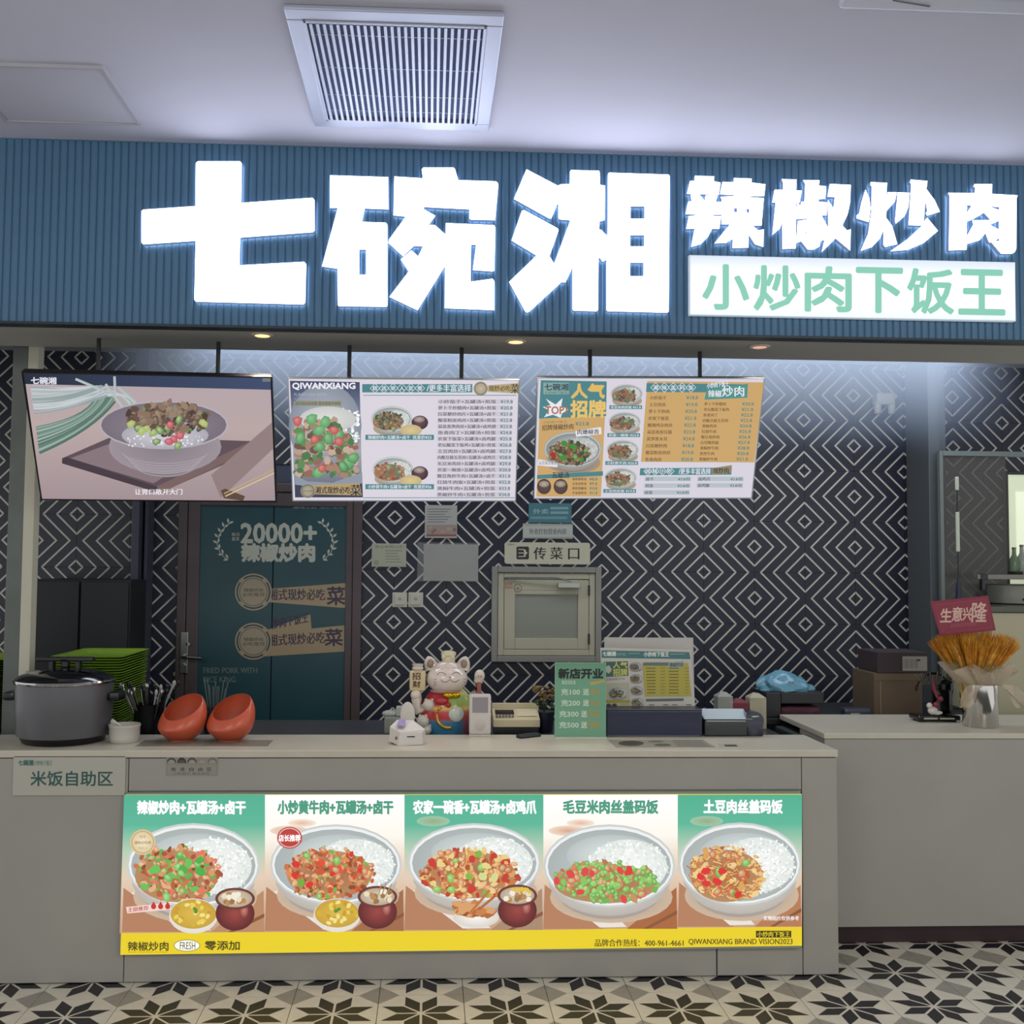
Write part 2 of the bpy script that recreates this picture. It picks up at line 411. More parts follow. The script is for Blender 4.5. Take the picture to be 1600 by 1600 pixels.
for cy_, second in ((925, 0), (1002, 1)):
    if second:
        art.poly([(418, 1000), (418, 984), (485, 960), (487, 985), (430, 1000)], Y_)
        art.poly([(408, 990), (538, 977), (538, 1018), (408, 1026)], Y_)
        art.text('炒肉下饭王', 425, 967, 482, 984, V_, .01, slope=-.2)
        art.text('湘式现炒必吃', 420, 992, 508, 1010, V_, .01, slope=-.06); art.text('菜', 508, 983, 535, 1009, V_, .02, heavy=.7)
    else:
        art.poly([(408, 921), (540, 911), (540, 950), (408, 940)], Y_)
        art.text('湘式现炒必吃', 420, 920, 508, 938, V_, .01); art.text('菜', 511, 917, 539, 945, V_, .02, heavy=.7)
    art.ell(396, cy_, 29, 29, '#8f836d'); art.ring(396, cy_, 26.5, 26.5, 2.4, '#22302f'); art.ring(396, cy_, 22, 22, 1.2, '#4a4a40'); art.ell(396, cy_, 20, 20, '#8f836d')
    for an in (45, 135, 225, 315):
        r_ = math.radians(an); art.ell(396+25.3*math.cos(r_), cy_+25.3*math.sin(r_), 4, 4, '#8f836d', n=10)
    art.text('辣椒炒肉', 381, cy_-6, 411, cy_, '#4d4636', .01); art.text('必吃推荐', 379, cy_+1, 414, cy_+7, '#4d4636', .01)
art.text('FRIED PORK WITH', 318, 1043, 402, 1052, '#60706c', .012); art.text('RICE KING', 318, 1057, 368, 1066, '#60706c', .012)
art.text('湘味小炒 现炒现卖', 458, 788, 537, 795, '#8d9094', .01)
art.build('poster_print', print_mat('matte_print'), dr)
# lock plate and lever on the left stile
a = at(288, 1020, 5.86)
hp = obj('lock_plate', MB().bbox((a.x-.022, 5.85, a.z-.115), (a.x+.022, 5.868, a.z+.115), .004), M_steel, dr)
lh = obj('door_handle', MB().tube([(a.x, 5.87, a.z-.02), (a.x, 5.81, a.z-.02), (a.x+.03, 5.80, a.z-.02), (a.x+.11, 5.80, a.z-.025)], .009).tube([(a.x+.005, 5.87, a.z+.05), (a.x+.03, 5.83, a.z+.05)], .008).tube([(a.x, 5.85, a.z-.07), (a.x, 5.835, a.z-.07)], .012), M_steel, dr)

# ---------------------------------------------------------------- pass-through window (serving hatch)
p0, p1 = at(768, 885, WY), at(938, 1034, WY)
X0, X1, Z0, Z1 = p0.x, p1.x, p1.z, p0.z
def frame(mb, x0, x1, z0, z1, w_, ya, yb, r=.004):
    mb.bbox((x0, ya, z0), (x0+w_, yb, z1), r); mb.bbox((x1-w_, ya, z0), (x1, yb, z1), r)
    mb.bbox((x0+w_, ya, z1-w_), (x1-w_, yb, z1), r); mb.bbox((x0+w_, ya, z0), (x1-w_, yb, z0+w_), r); return mb
win = struct('window_1', frame(MB(), X0, X1, Z0, Z1, .034, 5.86, 5.90), mat('grey_window_surround', '#807e78', .45, .3))
obj('window_frame', frame(MB(), X0+.036, X1-.036, Z0+.036, Z1-.036, .034, 5.868, 5.898), M_cream, win)
lx0, lx1, lz0, lz1 = X0+.072, X1-.072, Z0+.072, Z1-.072
leaf = obj('sash', frame(MB(), lx0, lx1, lz0, lz1, .062, 5.872, 5.895, .003).bbox((lx0+.062, 5.873, lz1-.085), (lx1-.062, 5.894, lz1-.062), .001), M_cream, win)
obj('pane', MB().box((lx0+.062, 5.882, lz0+.062), (lx1-.062, 5.888, lz1-.085)), mat('frosted_pane', '#7b7d72', .35), leaf)
obj('hinge', MB().bbox((lx1-.004, 5.862, lz1-.09), (lx1+.006, 5.875, lz1-.03), .002), M_dark, leaf)
obj('hinge', MB().bbox((lx1-.004, 5.862, lz0+.03), (lx1+.006, 5.875, lz0+.09), .002), M_dark, leaf)
obj('door_closer', MB().bbox((lx1-.18, 5.835, lz1-.048), (lx1-.055, 5.872, lz1-.018), .004), M_alu, win)
obj('closer_arm', MB().tube([(lx1-.1, 5.85, lz1-.012), (lx1-.19, 5.84, lz1+.012), (lx0+.14, 5.85, lz1+.012), (lx0, 5.862, lz1+.012)], .004), M_steel, win)
art = Art((0, 5.872, 0), (0, -1, 0))
art.rect(789.5, 910, 801, 919.5, '#94685c'); art.text('小心', 791, 912, 800, 918, '#a29a86', .01)
art.ring(809, 919, 6.5, 6.5, 1, '#5d4b45'); art.poly([(806, 921), (809, 916), (812, 921)], '#75655a')
art.build('safety_sticker', print_mat('matte_print'), win)

# ---------------------------------------------------------------- signs and papers on the wall
def board(name, x0, y0, x1, y1, Y, label, cat, col, draw=None, th=.006, r=.002, group=None, corner=0):
    a, b = at(x0, y0, Y), at(x1, y1, Y); cx, cz = (a.x+b.x)/2, b.z
    t = thing(name, (cx, Y, cz), label, cat, group)
    hw_, hh = (b.x-a.x)/2, a.z-b.z
    bmm = bmesh.new()
    if corner:
        pts = []
        for (ux, uz, s0) in ((hw_-corner, hh-corner, 0), (-hw_+corner, hh-corner, 90), (-hw_+corner, corner, 180), (hw_-corner, corner, 270)):
            for q in range(6):
                an = math.radians(s0+q*18); pts.append((ux+corner*math.cos(an), uz+corner*math.sin(an)))
        mb = MB().prism(pts, 0, th)
    else: mb = MB().bbox((-hw_, 0, 0), (hw_, th, hh), r)
    obj('panel', mb, col, t)
    if draw:
        art = Art((cx, Y, cz), (0, -1, 0)); draw(art); art.build('print', print_mat('matte_print'), t)
    return t
WF = WY-.012
Mpap = mat('paper_white', '#9c9a94', .7); Mpap2 = mat('sign_ivory', '#b3ae98', .5)
def d(a):
    a.ell(0, 0, .01, .01, '#b3ae98', n=4)
    pts = [(807.5,855),(826,855),(826,873.5),(807.5,873.5)]; a.poly([(808.5,854),(825,854),(826.5,856),(826.5,872),(825,874),(808.5,874),(807,872),(807,856)], '#1d1d1c')
    for k in range(3): a.line([(810, 858.5+k*5.5), (817, 858.5+k*5.5), (822, 860+k*4.5)], 1.4, '#b3ae98')
    a.poly([(817, 857), (824.5, 864), (817, 871), (819.5, 864)], '#b3ae98')
    for s_, x in (('传', 834), ('菜', 860), ('口', 888)): a.text(s_, x, 855 if s_ != '口' else 857, x+19 if s_ != '口' else x+17, 874, '#1d1d1c', .015)
    a.text('七碗湘', 792, 849.5, 798.5, 851.8, '#4c5350'); a.text('辣椒炒肉', 798.5, 849.5, 804, 852, '#6a706b')
board('wall_sign', 788.5, 847, 922, 882, WF, 'ivory rounded sign with dark lettering directly above the serving hatch', 'sign', Mpap2, d, corner=.014)
def d(a):
    a.text('外卖打包营业内容', 827, 826, 885, 835, '#5b615c', .008); a.rect(818.5, 819.5, 894, 820.5, '#6d7a72'); a.rect(818.5, 839.5, 894, 840.5, '#6d7a72')
board('notice_strip', 817, 818, 895, 842, WF, 'narrow white notice with one line of lettering above the ivory sign', 'notice', mat('notice_white', '#a3a59c', .6), d)
def d(a):
    a.rect(860, 792, 888, 796, '#6f9196'); a.rect(860, 799, 888, 803, '#6f9196'); a.text('外卖', 833, 795, 857, 803, '#91a9a6', .01); a.rect(829, 807, 886, 811, '#5f858a')
board('teal_notice', 826, 786, 893, 817.5, WF, 'small teal notice partly behind the bottom of the right menu screen', 'notice', mat('teal_notice', '#3c6870', .5), d)
def d(a):
    for i in range(6): a.rect(668, 795+i*4, 705-(i % 3)*5, 796.2+i*4, '#5f6266')
    a.rect(666.5, 820, 713, 838, '#8d7d76')
    for i in range(14): a.blob(670+i*3.1, random.uniform(823, 832), 3, random.choice(['#a07a72', '#93907e', '#7b5f58']))
    a.rect(666.5, 835, 713, 838, '#7c4c46')
board('paper_notice', 664, 789, 714, 841, WF, 'white paper notice with a reddish picture taped under the middle screen', 'notice', Mpap, d)
def d(a):
    a.rect(582.5, 850.5, 633, 884, '#989883'); a.text('营业执照公示', 586, 852, 630, 856.5, '#4d5550')
    for i in range(5): a.rect(602, 860+i*4.4, 628-(i*7) % 9, 861+i*4.4, '#646a5f')
    a.ell(588, 879, 4, 4, '#7f8b70')
board('licence_card', 581, 849, 634.5, 886, WF, 'small framed pale green licence card left of the plastic sleeve', 'card', Mpap, d)
# plastic document sleeve
a, b = at(662, 850, WF), at(747, 908, WF)
sv = thing('document_sleeve', ((a.x+b.x)/2, WF, b.z), 'blank white sheet in a glossy plastic sleeve taped to tiled wall', 'document')
hw_, hh = (b.x-a.x)/2, a.z-b.z
obj('sheet', MB().bbox((-hw_, .002, 0), (hw_, .006, hh), .001), mat('sleeve_sheet', '#8f8c86', .5), sv)
cr = MB(); nx = 14; vs = []
for j in range(7):
    for i in range(nx): vs.append((-hw_-.035+(2*hw_+.035)*i/(nx-1), -.001-random.random()*.006, -.003+(hh+.012)*j/6))
cr.add(vs, [(j*nx+i, j*nx+i+1, (j+1)*nx+i+1, (j+1)*nx+i) for j in range(6) for i in range(nx-1)])
obj('plastic_film', cr, mat('clear_film', '#b9b9b4', .12, alpha=.22), sv)
# two wall switches
for q, (x0_, x1_, lb) in enumerate(((613, 636, 'square white wall switch, left one of the pair under the licence card'), (638, 661, 'square white wall switch, right one of the pair under the licence card'))):
    a, b = at(x0_, 926, WF), at(x1_, 949, WF)
    t = thing('wall_switch', ((a.x+b.x)/2, WF, b.z), lb, 'switch', 'wall switches'); s2 = (b.x-a.x)/2
    obj('switch_plate', MB().bbox((-s2, .003, 0), (s2, .012, 2*s2), .004), mat('switch_plastic', '#aaa799', .4), t)
    obj('rocker', MB().bbox((-s2*.66, -.002, s2*.34), (s2*.66, .004, s2*1.66), .002), mat('switch_plastic', '#aaa799', .4), t)
    art = Art((0, WF-.002, 0), (0, -1, 0)); art.ell((x0_+x1_)/2, 936, 3, 2.4, '#868b78'); art.build('indicator', print_mat('matte_print'), t)
# dispenser / emergency lamp high on the wall at right
a = at(1378, 625, WF)
t = thing('wall_lamp', (a.x, WF, a.z), 'pale twin-headed emergency lamp high on the tiled wall at right', 'lamp')
M_el = mat('lamp_plastic', '#a3a29c', .5)
obj('lamp_body', MB().bbox((-.055, -.06, -.035), (.055, .012, .035), .012), M_el, t)
for sx in (-1, 1): obj('lamp_head', MB().lathe([(.012, 0), (.02, -.012), (.022, -.045), (.018, -.075), (.008, -.08)], (sx*.042, -.035, -.01), 14), M_el, t, smooth=True)

# ---------------------------------------------------------------- right bay: lit window, glass door frame
a, b = at(1571, 742, WY), at(1690, 925, WY)
w2 = struct('window_2', frame(MB(), a.x-.02, b.x, b.z, a.z+.02, .02, 5.87, 5.898), mat('dark_window_frame', '#2a2b28', .5))
obj('pane', MB().box((a.x, 5.886, b.z+.02), (b.x-.02, 5.892, a.z)), mat('lit_window', '#b4bba2', .5, emit=.9, noise=.08, nscale=3), w2)
# blind panels seen through the window
obj('blind', MB().box((a.x+.05, 5.880, a.z-.50), (a.x+.13, 5.884, a.z-.10)), mat('lit_blind', '#c9d0b8', .5, emit=.9), w2)
GY = 5.55
a, b = at(1468, 704, GY), at(1476, 905, GY); c_ = at(1640, 709, GY)
gf = thing('glass_partition', (a.x, GY, 0), 'tall glass partition in a pale green metal frame at right', 'partition')
M_gf = mat('pale_green_frame', '#6b7370', .5, .2)
obj('frame_post', MB().bbox((0, 0, .9), (b.x-a.x+.002, .03, a.z), .002), M_gf, gf)
obj('frame_rail', MB().bbox((b.x-a.x+.003, 0, a.z-.028), (c_.x-a.x, .03, a.z), .002), M_gf, gf)
obj('pane', MB().box((b.x-a.x+.004, .012, .9), (.38, .018, a.z-.03)), mat('brown_glass', '#4a4844', .15, alpha=.55), gf)
# slim hanging rods with white sleeves
a = at(1495, 745, 5.3); b = at(1497, 912, 5.3)
rd = thing('sleeved_rod', (a.x, 5.3, .875), 'thin dark rod with white sleeves standing before the glass partition', 'rod')
hz = lambda y: at(1495, y, 5.3).z - .875
obj('rod', MB().tube([(0, 0, .0), (0, 0, hz(745))], .0035).lathe([(.03, 0), (.03, .006), (.001, .008)], n=16), M_dark, rd)
for y0_, y1_ in ((745, 766), (800, 862)): obj('sleeve', MB().lathe([(.007, hz(y1_)), (.0095, hz(y1_)+.004), (.0095, hz(y0_)-.004), (.007, hz(y0_))], (0, 0, 0), 12), mat('rod_sleeve', '#b9bfae', .5), rd)
obj('grip', MB().lathe([(.010, hz(950)), (.016, hz(935)), (.012, hz(915)), (.006, hz(905))], (0, 0, 0), 12), mat('navy_grip', '#151a33', .5), rd)

# ---------------------------------------------------------------- illuminated sign letters on the fascia
M_letter = mat('lit_sign_face', '#e6edff', .4, emit=4.2); M_lside = mat('sign_return', '#8fa6cc', .4, emit=.25)
SF = FY-.026
def fill(outer, holes, f):
    cu = bpy.data.curves.new('s', 'CURVE'); cu.dimensions = '2D'; cu.fill_mode = 'BOTH'; cu.extrude = .011; cu.bevel_depth = .0012
    for pl in [outer]+holes:
        sp_ = cu.splines.new('POLY'); sp_.points.add(len(pl)-1); sp_.use_cyclic_u = True
        for i, p in enumerate(pl):
            w_ = at(*f(*p), SF); sp_.points[i].co = (w_.x, w_.z, 0, 1)
    o = bpy.data.objects.new('s', cu); C.objects.link(o); bpy.context.view_layer.update()
    me = bpy.data.meshes.new_from_object(o.evaluated_get(bpy.context.evaluated_depsgraph_get()))
    v = [(p.co.x, SF+.011-p.co.z, p.co.y) for p in me.vertices]; f_ = [tuple(q.vertices) for q in me.polygons]
    bpy.data.objects.remove(o); bpy.data.curves.remove(cu); bpy.data.meshes.remove(me); return v, f_
def sign_char(label, f, parts):
    mb = MB()
    for pr in parts:
        v, q = fill(pr[0], list(pr[1:]), f); mb.add(v, q)
    mb.add([], [])
    cx = sum(p[0] for p in mb.v)/len(mb.v); cz = min(p[2] for p in mb.v)
    mb.v = [(p[0]-cx, p[1]-FY, p[2]-cz) for p in mb.v]
    me = mb.mesh('sign_character', [M_letter, M_lside])
    for p in me.polygons:
        if abs(p.normal.y) < .5: p.material_index = 1
    o = obj('sign_character', me, None); o.location = (cx, FY, cz); o['group'] = 'illuminated shop sign characters'
    return tag(o, label, 'sign', 'illuminated shop sign characters')
f = lambda x, y: (x/2, y/2)
sign_char('large lit white cross-shaped character at left end of the shop sign', f, [[[(618,505),(750,505),(755,512),(753,635),(976,619),(982,626),(983,720),(978,725),(750,742),(748,830),(950,819),(956,826),(953,945),(948,951),(614,942),(608,936),(612,752),(448,763),(443,757),(443,660),(448,656),(612,645),(613,510)]]])
f = lambda x, y: (490+x/5.333, 250+y/5.333)
sign_char('large lit white character in the middle of the three large ones', f, [[[(140,130),(620,145),(622,410),(425,402),(400,518),(600,525),(612,540),(612,1215),(605,1221),(212,1217),(205,1210),(202,905),(72,885),(205,398),(140,398)],[(378,745),(440,745),(440,958),(378,958)]],
  [[(675,140),(915,155),(903,80),(915,66),(1165,66),(1175,75),(1203,170),(1515,180),(1532,192),(1536,212),(1510,500),(1310,495),(1300,485),(1303,410),(918,390),(915,412),(1012,465),(955,545),(1010,545),(1103,628),(1105,528),(1500,545),(1512,560),(1503,920),(1490,927),(1330,915),(1357,705),(1310,705),(1307,1017),(1490,992),(1503,1010),(1502,1250),(1095,1233),(1097,895),(1085,895),(865,1250),(635,1140),(795,930),(728,830),(815,755),(873,808),(915,718),(835,715),(745,800),(625,690),(630,665),(772,470),(668,460)]]])
f = lambda x, y: (790+x/5.926, 250+y/5.926)
def rc(a, b, c, d): return [(a, b), (c, b), (c, d), (a, d)]
sign_char('large lit white character with three square holes on the shop sign', f, [[[(195,90),(485,242),(510,228),(595,226),(600,105),(608,96),(860,102),(868,112),(872,232),(917,240),(915,555),(865,570),(862,645),(885,650),(935,702),(945,690),(950,130),(960,120),(1508,138),(1517,150),(1508,1403),(1495,1412),(945,1398),(935,1388),(935,920),(897,940),(875,905),(857,905),(852,1388),(840,1398),(632,1394),(622,1384),(622,1005),(610,1005),(553,1130),(515,1130),(215,1405),(195,1410),(180,1395),(35,1130),(290,885),(58,745),(152,475),(170,466),(480,635),(487,652),(403,890),(450,968),(598,570),(595,556),(500,548),(493,540),(490,410),(475,410),(420,540),(405,540),(80,360)],rc(1153,427,1288,547),rc(1151,695,1284,803),rc(1148,948,1278,1078)]])
f = lambda x, y: (1040+x/5.333, 250+y/5.333)
sign_char('first of the four small lit white brush-style characters on the sign', f, [[[(245,135),(402,138),(400,180),(455,190),(440,290),(180,280),(205,178),(245,175)]],
  [[(210,292),(285,295),(325,345),(335,297),(430,300),(415,350),(465,352),(460,455),(395,455),(395,468),(460,470),(445,572),(385,572),(350,640),(290,700),(215,722),(245,570),(175,572),(195,470),(250,465),(250,452),(168,450),(190,350),(218,345)]],
  [[(572,152),(715,158),(712,190),(830,205),(818,300),(705,300),(705,312),(815,320),(798,543),(722,545),(770,590),(815,580),(812,722),(745,700),(690,615),(688,728),(560,732),(562,655),(500,690),(412,692),(540,535),(470,535),(470,330),(460,310),(572,302),(572,290),(455,285),(475,185),(570,188)],rc(568,400,597,438),rc(672,405,698,443)]])
sign_char('second of the four small lit white brush-style characters on the sign', f, [[[(970,162),(1088,165),(1085,255),(1132,258),(1115,355),(1085,358),(1082,735),(975,740),(972,510),(950,570),(892,618),(918,352),(890,352),(910,250),(980,250),(980,190)]],
  [[(1148,170),(1280,172),(1275,215),(1335,222),(1328,322),(1272,325),(1272,352),(1345,355),(1340,460),(1295,460),(1355,570),(1350,650),(1290,675),(1280,720),(1230,745),(1185,745),(1130,675),(1090,690),(1102,510),(1170,500),(1172,590),(1158,615),(1178,612),(1180,488),(1092,490),(1092,440),(1097,358),(1125,385),(1130,350),(1158,350),(1165,200)]],
  [[(1370,202),(1540,210),(1535,350),(1515,450),(1470,545),(1510,590),(1540,580),(1535,750),(1415,650),(1305,760),(1325,665),(1357,575),(1355,340),(1400,410),(1412,308),(1350,305)]]])
f = lambda x, y: (1320+x/5.714, 250+y/5.714)
sign_char('third of the four small lit white brush-style characters on the sign', f, [[[(185,270),(215,340),(228,430),(212,552),(108,520),(108,495),(130,480),(150,380)]],
  [[(232,200),(375,207),(365,360),(385,290),(460,290),(445,370),(368,455),(365,515),(420,590),(465,750),(360,775),(345,755),(350,610),(310,700),(240,775),(145,808),(210,660),(240,450),(242,235),(230,225)]],
  [[(470,292),(575,295),(565,420),(530,500),(455,565),(450,545),(470,330)]],
  [[(590,178),(735,190),(725,260),(800,360),(845,460),(735,495),(725,475),(738,460),(718,335),(700,570),(690,583),(570,580),(595,215),(583,200)]],
  [[(735,520),(828,632),(700,740),(560,800),(415,812),(560,710),(705,575),(718,535)]]])
sign_char('fourth small lit white brush-style character at right end of the sign', f, [[[(1160,218),(1312,218),(1310,305),(1540,318),(1530,345),(1528,790),(1515,820),(1490,835),(1395,835),(1310,735),(1290,735),(1255,650),(1200,715),(1085,750),(1083,800),(930,805),(938,325),(925,295),(1160,298),(1168,250),(1150,235)],
  [(1088,402),(1135,405),(1085,482)],[(1275,412),(1380,418),(1378,450)],[(1085,550),(1150,522),(1240,468),(1300,530),(1285,540),(1140,540),(1148,580),(1085,690)],[(1295,575),(1378,540),(1378,625),(1310,590)],[(1330,722),(1380,695),(1378,727)]]])
# lit box below the small characters
a, b = at(1077, 398, SF), at(1588, 502, SF)
M_box = mat('lit_box_face', '#eef6fb', .4, emit=1.15)
t = thing('lit_sign_box', ((a.x+b.x)/2, FY, b.z), 'lit white sign box with green characters under the small sign characters', 'sign')
hw_ = (b.x-a.x)/2; hh = a.z-b.z
obj('case', MB().bbox((-hw_, -.025, 0), (hw_, .0, hh), .003), mat('sign_case', '#c9d3dc', .4, emit=.4), t)
art = Art((0, SF, 0), (0, -1, 0))
art.vgrad([(1079, 400), (1586, 410), (1586, 500), (1079, 491)], [(0, '#dbe6f4'), (.2, '#f6fbff'), (.7, '#ffffff'), (1, '#eef7fb')])
x = 1097
for s_ in '小炒肉下饭王':
    art.text(s_, x+2, 414+(x-1097)*.02, x+72, 482+(x-1097)*.02, '#86c9b2', .012, heavy=1.9, slope=.02); x += 80
art.build('print', print_mat('lit_print_sign', 1.05), t)

# ---------------------------------------------------------------- food pictures
RICE = ['#f8faf6', '#ffffff', '#dbe3df', '#d3ddd8']
def bowl(A, cx, cy, rx, ry, pal, kind, n=130, s=1.0, dim=1.0, side='left', k0=None, food=(-.18, .12, .78, .74), rice=True):
    def D(c):
        if dim == 1: return c
        c = c.lstrip('#'); return '#'+''.join('%02x' % int(int(c[i:i+2], 16)*dim) for i in (0, 2, 4))
    A.ell(cx+rx*.03, cy+ry*.75, rx*.93, ry*.62, D('#a58872'), D('#cbb49c'))
    A.ell(cx, cy+ry*.42, rx*.86, ry*.86, D('#cfcac4'), D('#a59c94'))
    A.ell(cx, cy+ry*.30, rx*.93, ry*.90, D('#e6e3dd'), D('#b9b3ab'))
    A.ell(cx, cy, rx, ry, D('#d8dcdb'), D('#c9cfcf')); A.ell(cx, cy, rx*.97, ry*.95, D('#eef0ee'))
    A.ell(cx, cy+ry*.01, rx*.935, ry*.89, D('#c5cccb'), D('#aab2b2'))
    A.ell(cx+rx*.05, cy-ry*.25, rx*.7, ry*.5, D('#dfe8e6'), D('#b9c2c2'))
    if rice:
        A.ell(cx+rx*.28, cy+ry*.02, rx*.60, ry*.66, D('#f7f8f4'), D('#e2e8e4'))
        for i in range(int(n*1.9)):
            a = random.random()*6.28; q = math.sqrt(random.random()); x = cx+rx*.28+rx*.62*q*math.cos(a); y = cy+ry*.02+ry*.68*q*math.sin(a)
            A.blob(x, y, 1.7*s, D(random.choice(RICE)), 5, asp=1.8)
    fx, fy, fw, fh = food
    A.ell(cx+rx*fx, cy+ry*(fy+.12), rx*fw*.95, ry*fh*.9, D('#a06a48'), D('#b98a60'))
    for i in range(int(n*1.7)):
        a = random.random()*6.28; q = math.sqrt(random.random()); x = cx+rx*fx+rx*fw*q*math.cos(a); y = cy+ry*(fy+.1)+ry*fh*q*math.sin(a)
        if ((x-cx)/(rx*.92))**2+((y-cy)/(ry*.88))**2 > 1: continue
        c = random.choice(pal)
        if kind == 'strips' and random.random() < .75:
            an = random.uniform(-.9, .9); L = random.uniform(6, 12)*s; b = random.uniform(-3, 3)*s
            pts = [(x+L*(u-.5)*2*math.cos(an)*.6, y+L*(u-.5)*2*math.sin(an)*.6+b*(1-(2*u-1)**2)) for u in (0, .33, .66, 1)]
            A.line(pts, 1.6*s, D(c), D(c))
        elif kind == 'beans' and random.random() < .6: A.blob(x, y, 4.0*s, D(random.choice(['#58a83f', '#6dbb4c', '#82c95f', '#4c9a38'])), 9, asp=1.25, hi=D('#b5e08e'))
        else: A.blob(x, y, random.uniform(2.4, 5.2)*s, D(c), 6, asp=random.uniform(1, 1.9), hi=D('#f1c9a0') if random.random() < .25 else None)
    big = {'pepper': ['#4fae4a', '#6cc05c', '#d23a34'], 'beef': ['#d9342f', '#6fae3c', '#e0513b'], 'farm': ['#7fb844', '#e6d58a', '#cf3a33'], 'beans': ['#dd3b3c', '#e04848'], 'strips': ['#dd3430', '#6aae46'], 'grey': ['#7c8a70']}[kind]
    for i in range(max(6, n//9)):
        a = random.random()*6.28; q = math.sqrt(random.random())*.9; x = cx+rx*fx+rx*fw*q*math.cos(a); y = cy+ry*(fy+.1)+ry*fh*q*math.sin(a)
        if ((x-cx)/(rx*.9))**2+((y-cy)/(ry*.85))**2 > 1: continue
        A.blob(x, y, random.uniform(4.5, 7.5)*s, D(random.choice(big)), 6, asp=1.3, hi=D('#b9dd9a') if random.random() < .4 else None)
def jar(A, cx, cy, r, egg=True):
    A.ell(cx, cy+r*.75, r*.98, r*.86, '#9d4640', '#5d2226'); A.ell(cx+r*.45, cy+r*.6, r*.22, r*.35, '#c98278', '#8a3c38')
    A.ell(cx, cy, r, r*.55, '#8b5a50', '#6b3530'); A.ell(cx, cy, r*.86, r*.43, '#d9cdbb', '#b9a58c')
    for i in range(14): A.blob(cx+random.uniform(-.6, .6)*r, cy+random.uniform(-.28, .25)*r, r*.16, random.choice(['#f2ead8', '#b98a55', '#e8dcc0', '#9c7448']), 6)
def sidebowl(A, cx, cy, rx, ry):
    A.ell(cx, cy+2, rx, ry*1.1, '#f5f3ee', '#e2dcd2'); A.ell(cx, cy-1, rx*.94, ry*.92, '#dcb94a', '#c9a13a')
    for i in range(26):
        a = random.random()*6.28; q = math.sqrt(random.random())*.8; A.blob(cx+rx*q*math.cos(a), cy-1+ry*q*math.sin(a), 3.2, random.choice(['#e9cf5c', '#d2b03c', '#f2e08a', '#c79a2e']), 6, asp=1.5)
    for i in range(4): A.blob(cx+random.uniform(-4, 5), cy-6+random.uniform(-3, 3), 3, '#5b8f32', 6)

# ---------------------------------------------------------------- menu light box on the counter front
LY = FY-.022
a, b = at(196, 1239, LY), at(1253, 1480, LY)
LB = thing('menu_light_box', ((a.x+b.x)/2, FY, b.z), 'long lit menu light box of five rice bowls on the counter front', 'light box')
hw_ = (b.x-a.x)/2; zt = a.z-b.z
_bl = at(187, 1492, LY); obj('case', MB().prism([(-hw_, zt), (hw_, zt), (hw_, -.004), (_bl.x-(a.x+b.x)/2, _bl.z-b.z)], -.0205, 0), mat('light_box_case', '#8d948a', .4, .3), LB)
A = Art((0, LY+.001, 0), (0, -1, 0), eps=8e-6)
xs = [197, 414, 632, 849, 1059, 1253]; TOP = 1241.5; BOT = lambda x: 1458-(x-190)*.0075 - (2 if x > 1000 else 0)
def bt(x): return 1492-(x-190)*.0135
A.poly([(196.5, TOP), (1253, TOP-1), (1253, bt(1253)), (188, bt(188))], '#ead026')
grn = [[(0, '#4fb090'), (.22, '#5db79a'), (.42, '#b9d0b8'), (.6, '#e3cdb6'), (1, '#c79d82')], [(0, '#ffffff'), (.3, '#fdf8ee'), (.5, '#ead6c0'), (1, '#c49a7c')]]
k0 = A.k
for i in range(5):
    A.k = k0
    x0_, x1_ = xs[i]+(0 if i else -6), xs[i+1]
    xb0 = x0_-(4 if i == 0 else 0)
    A.vgrad([(x0_+(3 if i == 0 else 0), TOP+.5), (x1_, TOP), (x1_, BOT(x1_)), (xb0, BOT(x0_))], grn[i % 2])
    # wooden tray and cloth
    yb = BOT((x0_+x1_)/2); wdt = x1_-x0_
    A.poly([(x0_+2, yb-70), (x0_+wdt*.45, yb-1), (x0_, yb-1)], '#b5805f') ; A.poly([(x0_+wdt*.06, yb-62), (x0_+wdt*.28, yb-78), (x0_+wdt*.62, yb-4), (x0_+wdt*.42, yb-3)], '#e8e2da')
    A.poly([(x1_-2, yb-66), (x1_-1, yb-1), (x0_+wdt*.62, yb-1)], ['#b98a68', '#a06b4a', '#a98a70', '#a9683f', '#b77b55'][i])
    A.poly([(x1_-1, yb-30), (x1_-1, yb-24), (x0_+wdt*.78, yb-1), (x0_+wdt*.74, yb-1)], '#8a5637')
    if i % 2: A.ell(x0_+38, 1298, 30, 8, '#d9a48a', '#f0d9c6'); A.ell(x0_+58, 1286, 22, 6, '#e2b9a0', '#f6e6d6')
    elif i: A.ell(x0_+45, 1283, 26, 8, '#8fae86', '#9dc4a6')
GP = ['#b5623a', '#c8764a', '#8f4a2c', '#d99a6a', '#a9553a', '#e0b184', '#7fae4e']
k1 = A.k
A.k = k1; bowl(A, 302, 1352, 104, 66, GP+['#5fb251', '#e07a62'], 'pepper', 150, food=(-.25, .12, .66, .70))
A.k = k1; bowl(A, 525, 1351, 103, 63, GP+['#d2542c', '#e58a4a'], 'beef', 170, s=.9, food=(-.1, .12, .68, .66))
A.k = k1; bowl(A, 741, 1348, 104, 62, ['#d9a25c', '#c97b42', '#b0562f', '#e9cf8a', '#e3b878', '#c2402c'], 'farm', 150, food=(-.08, .18, .74, .66))
A.k = k1; bowl(A, 952, 1353, 103, 65, ['#c98f62', '#b9764c', '#76b352', '#8ac463'], 'beans', 150, food=(-.06, .30, .82, .52))
A.k = k1; bowl(A, 1156, 1350, 96, 65, ['#dca25a', '#e8bd74', '#c9793c', '#b5622f', '#efd08f'], 'strips', 170, food=(-.22, .16, .62, .70))
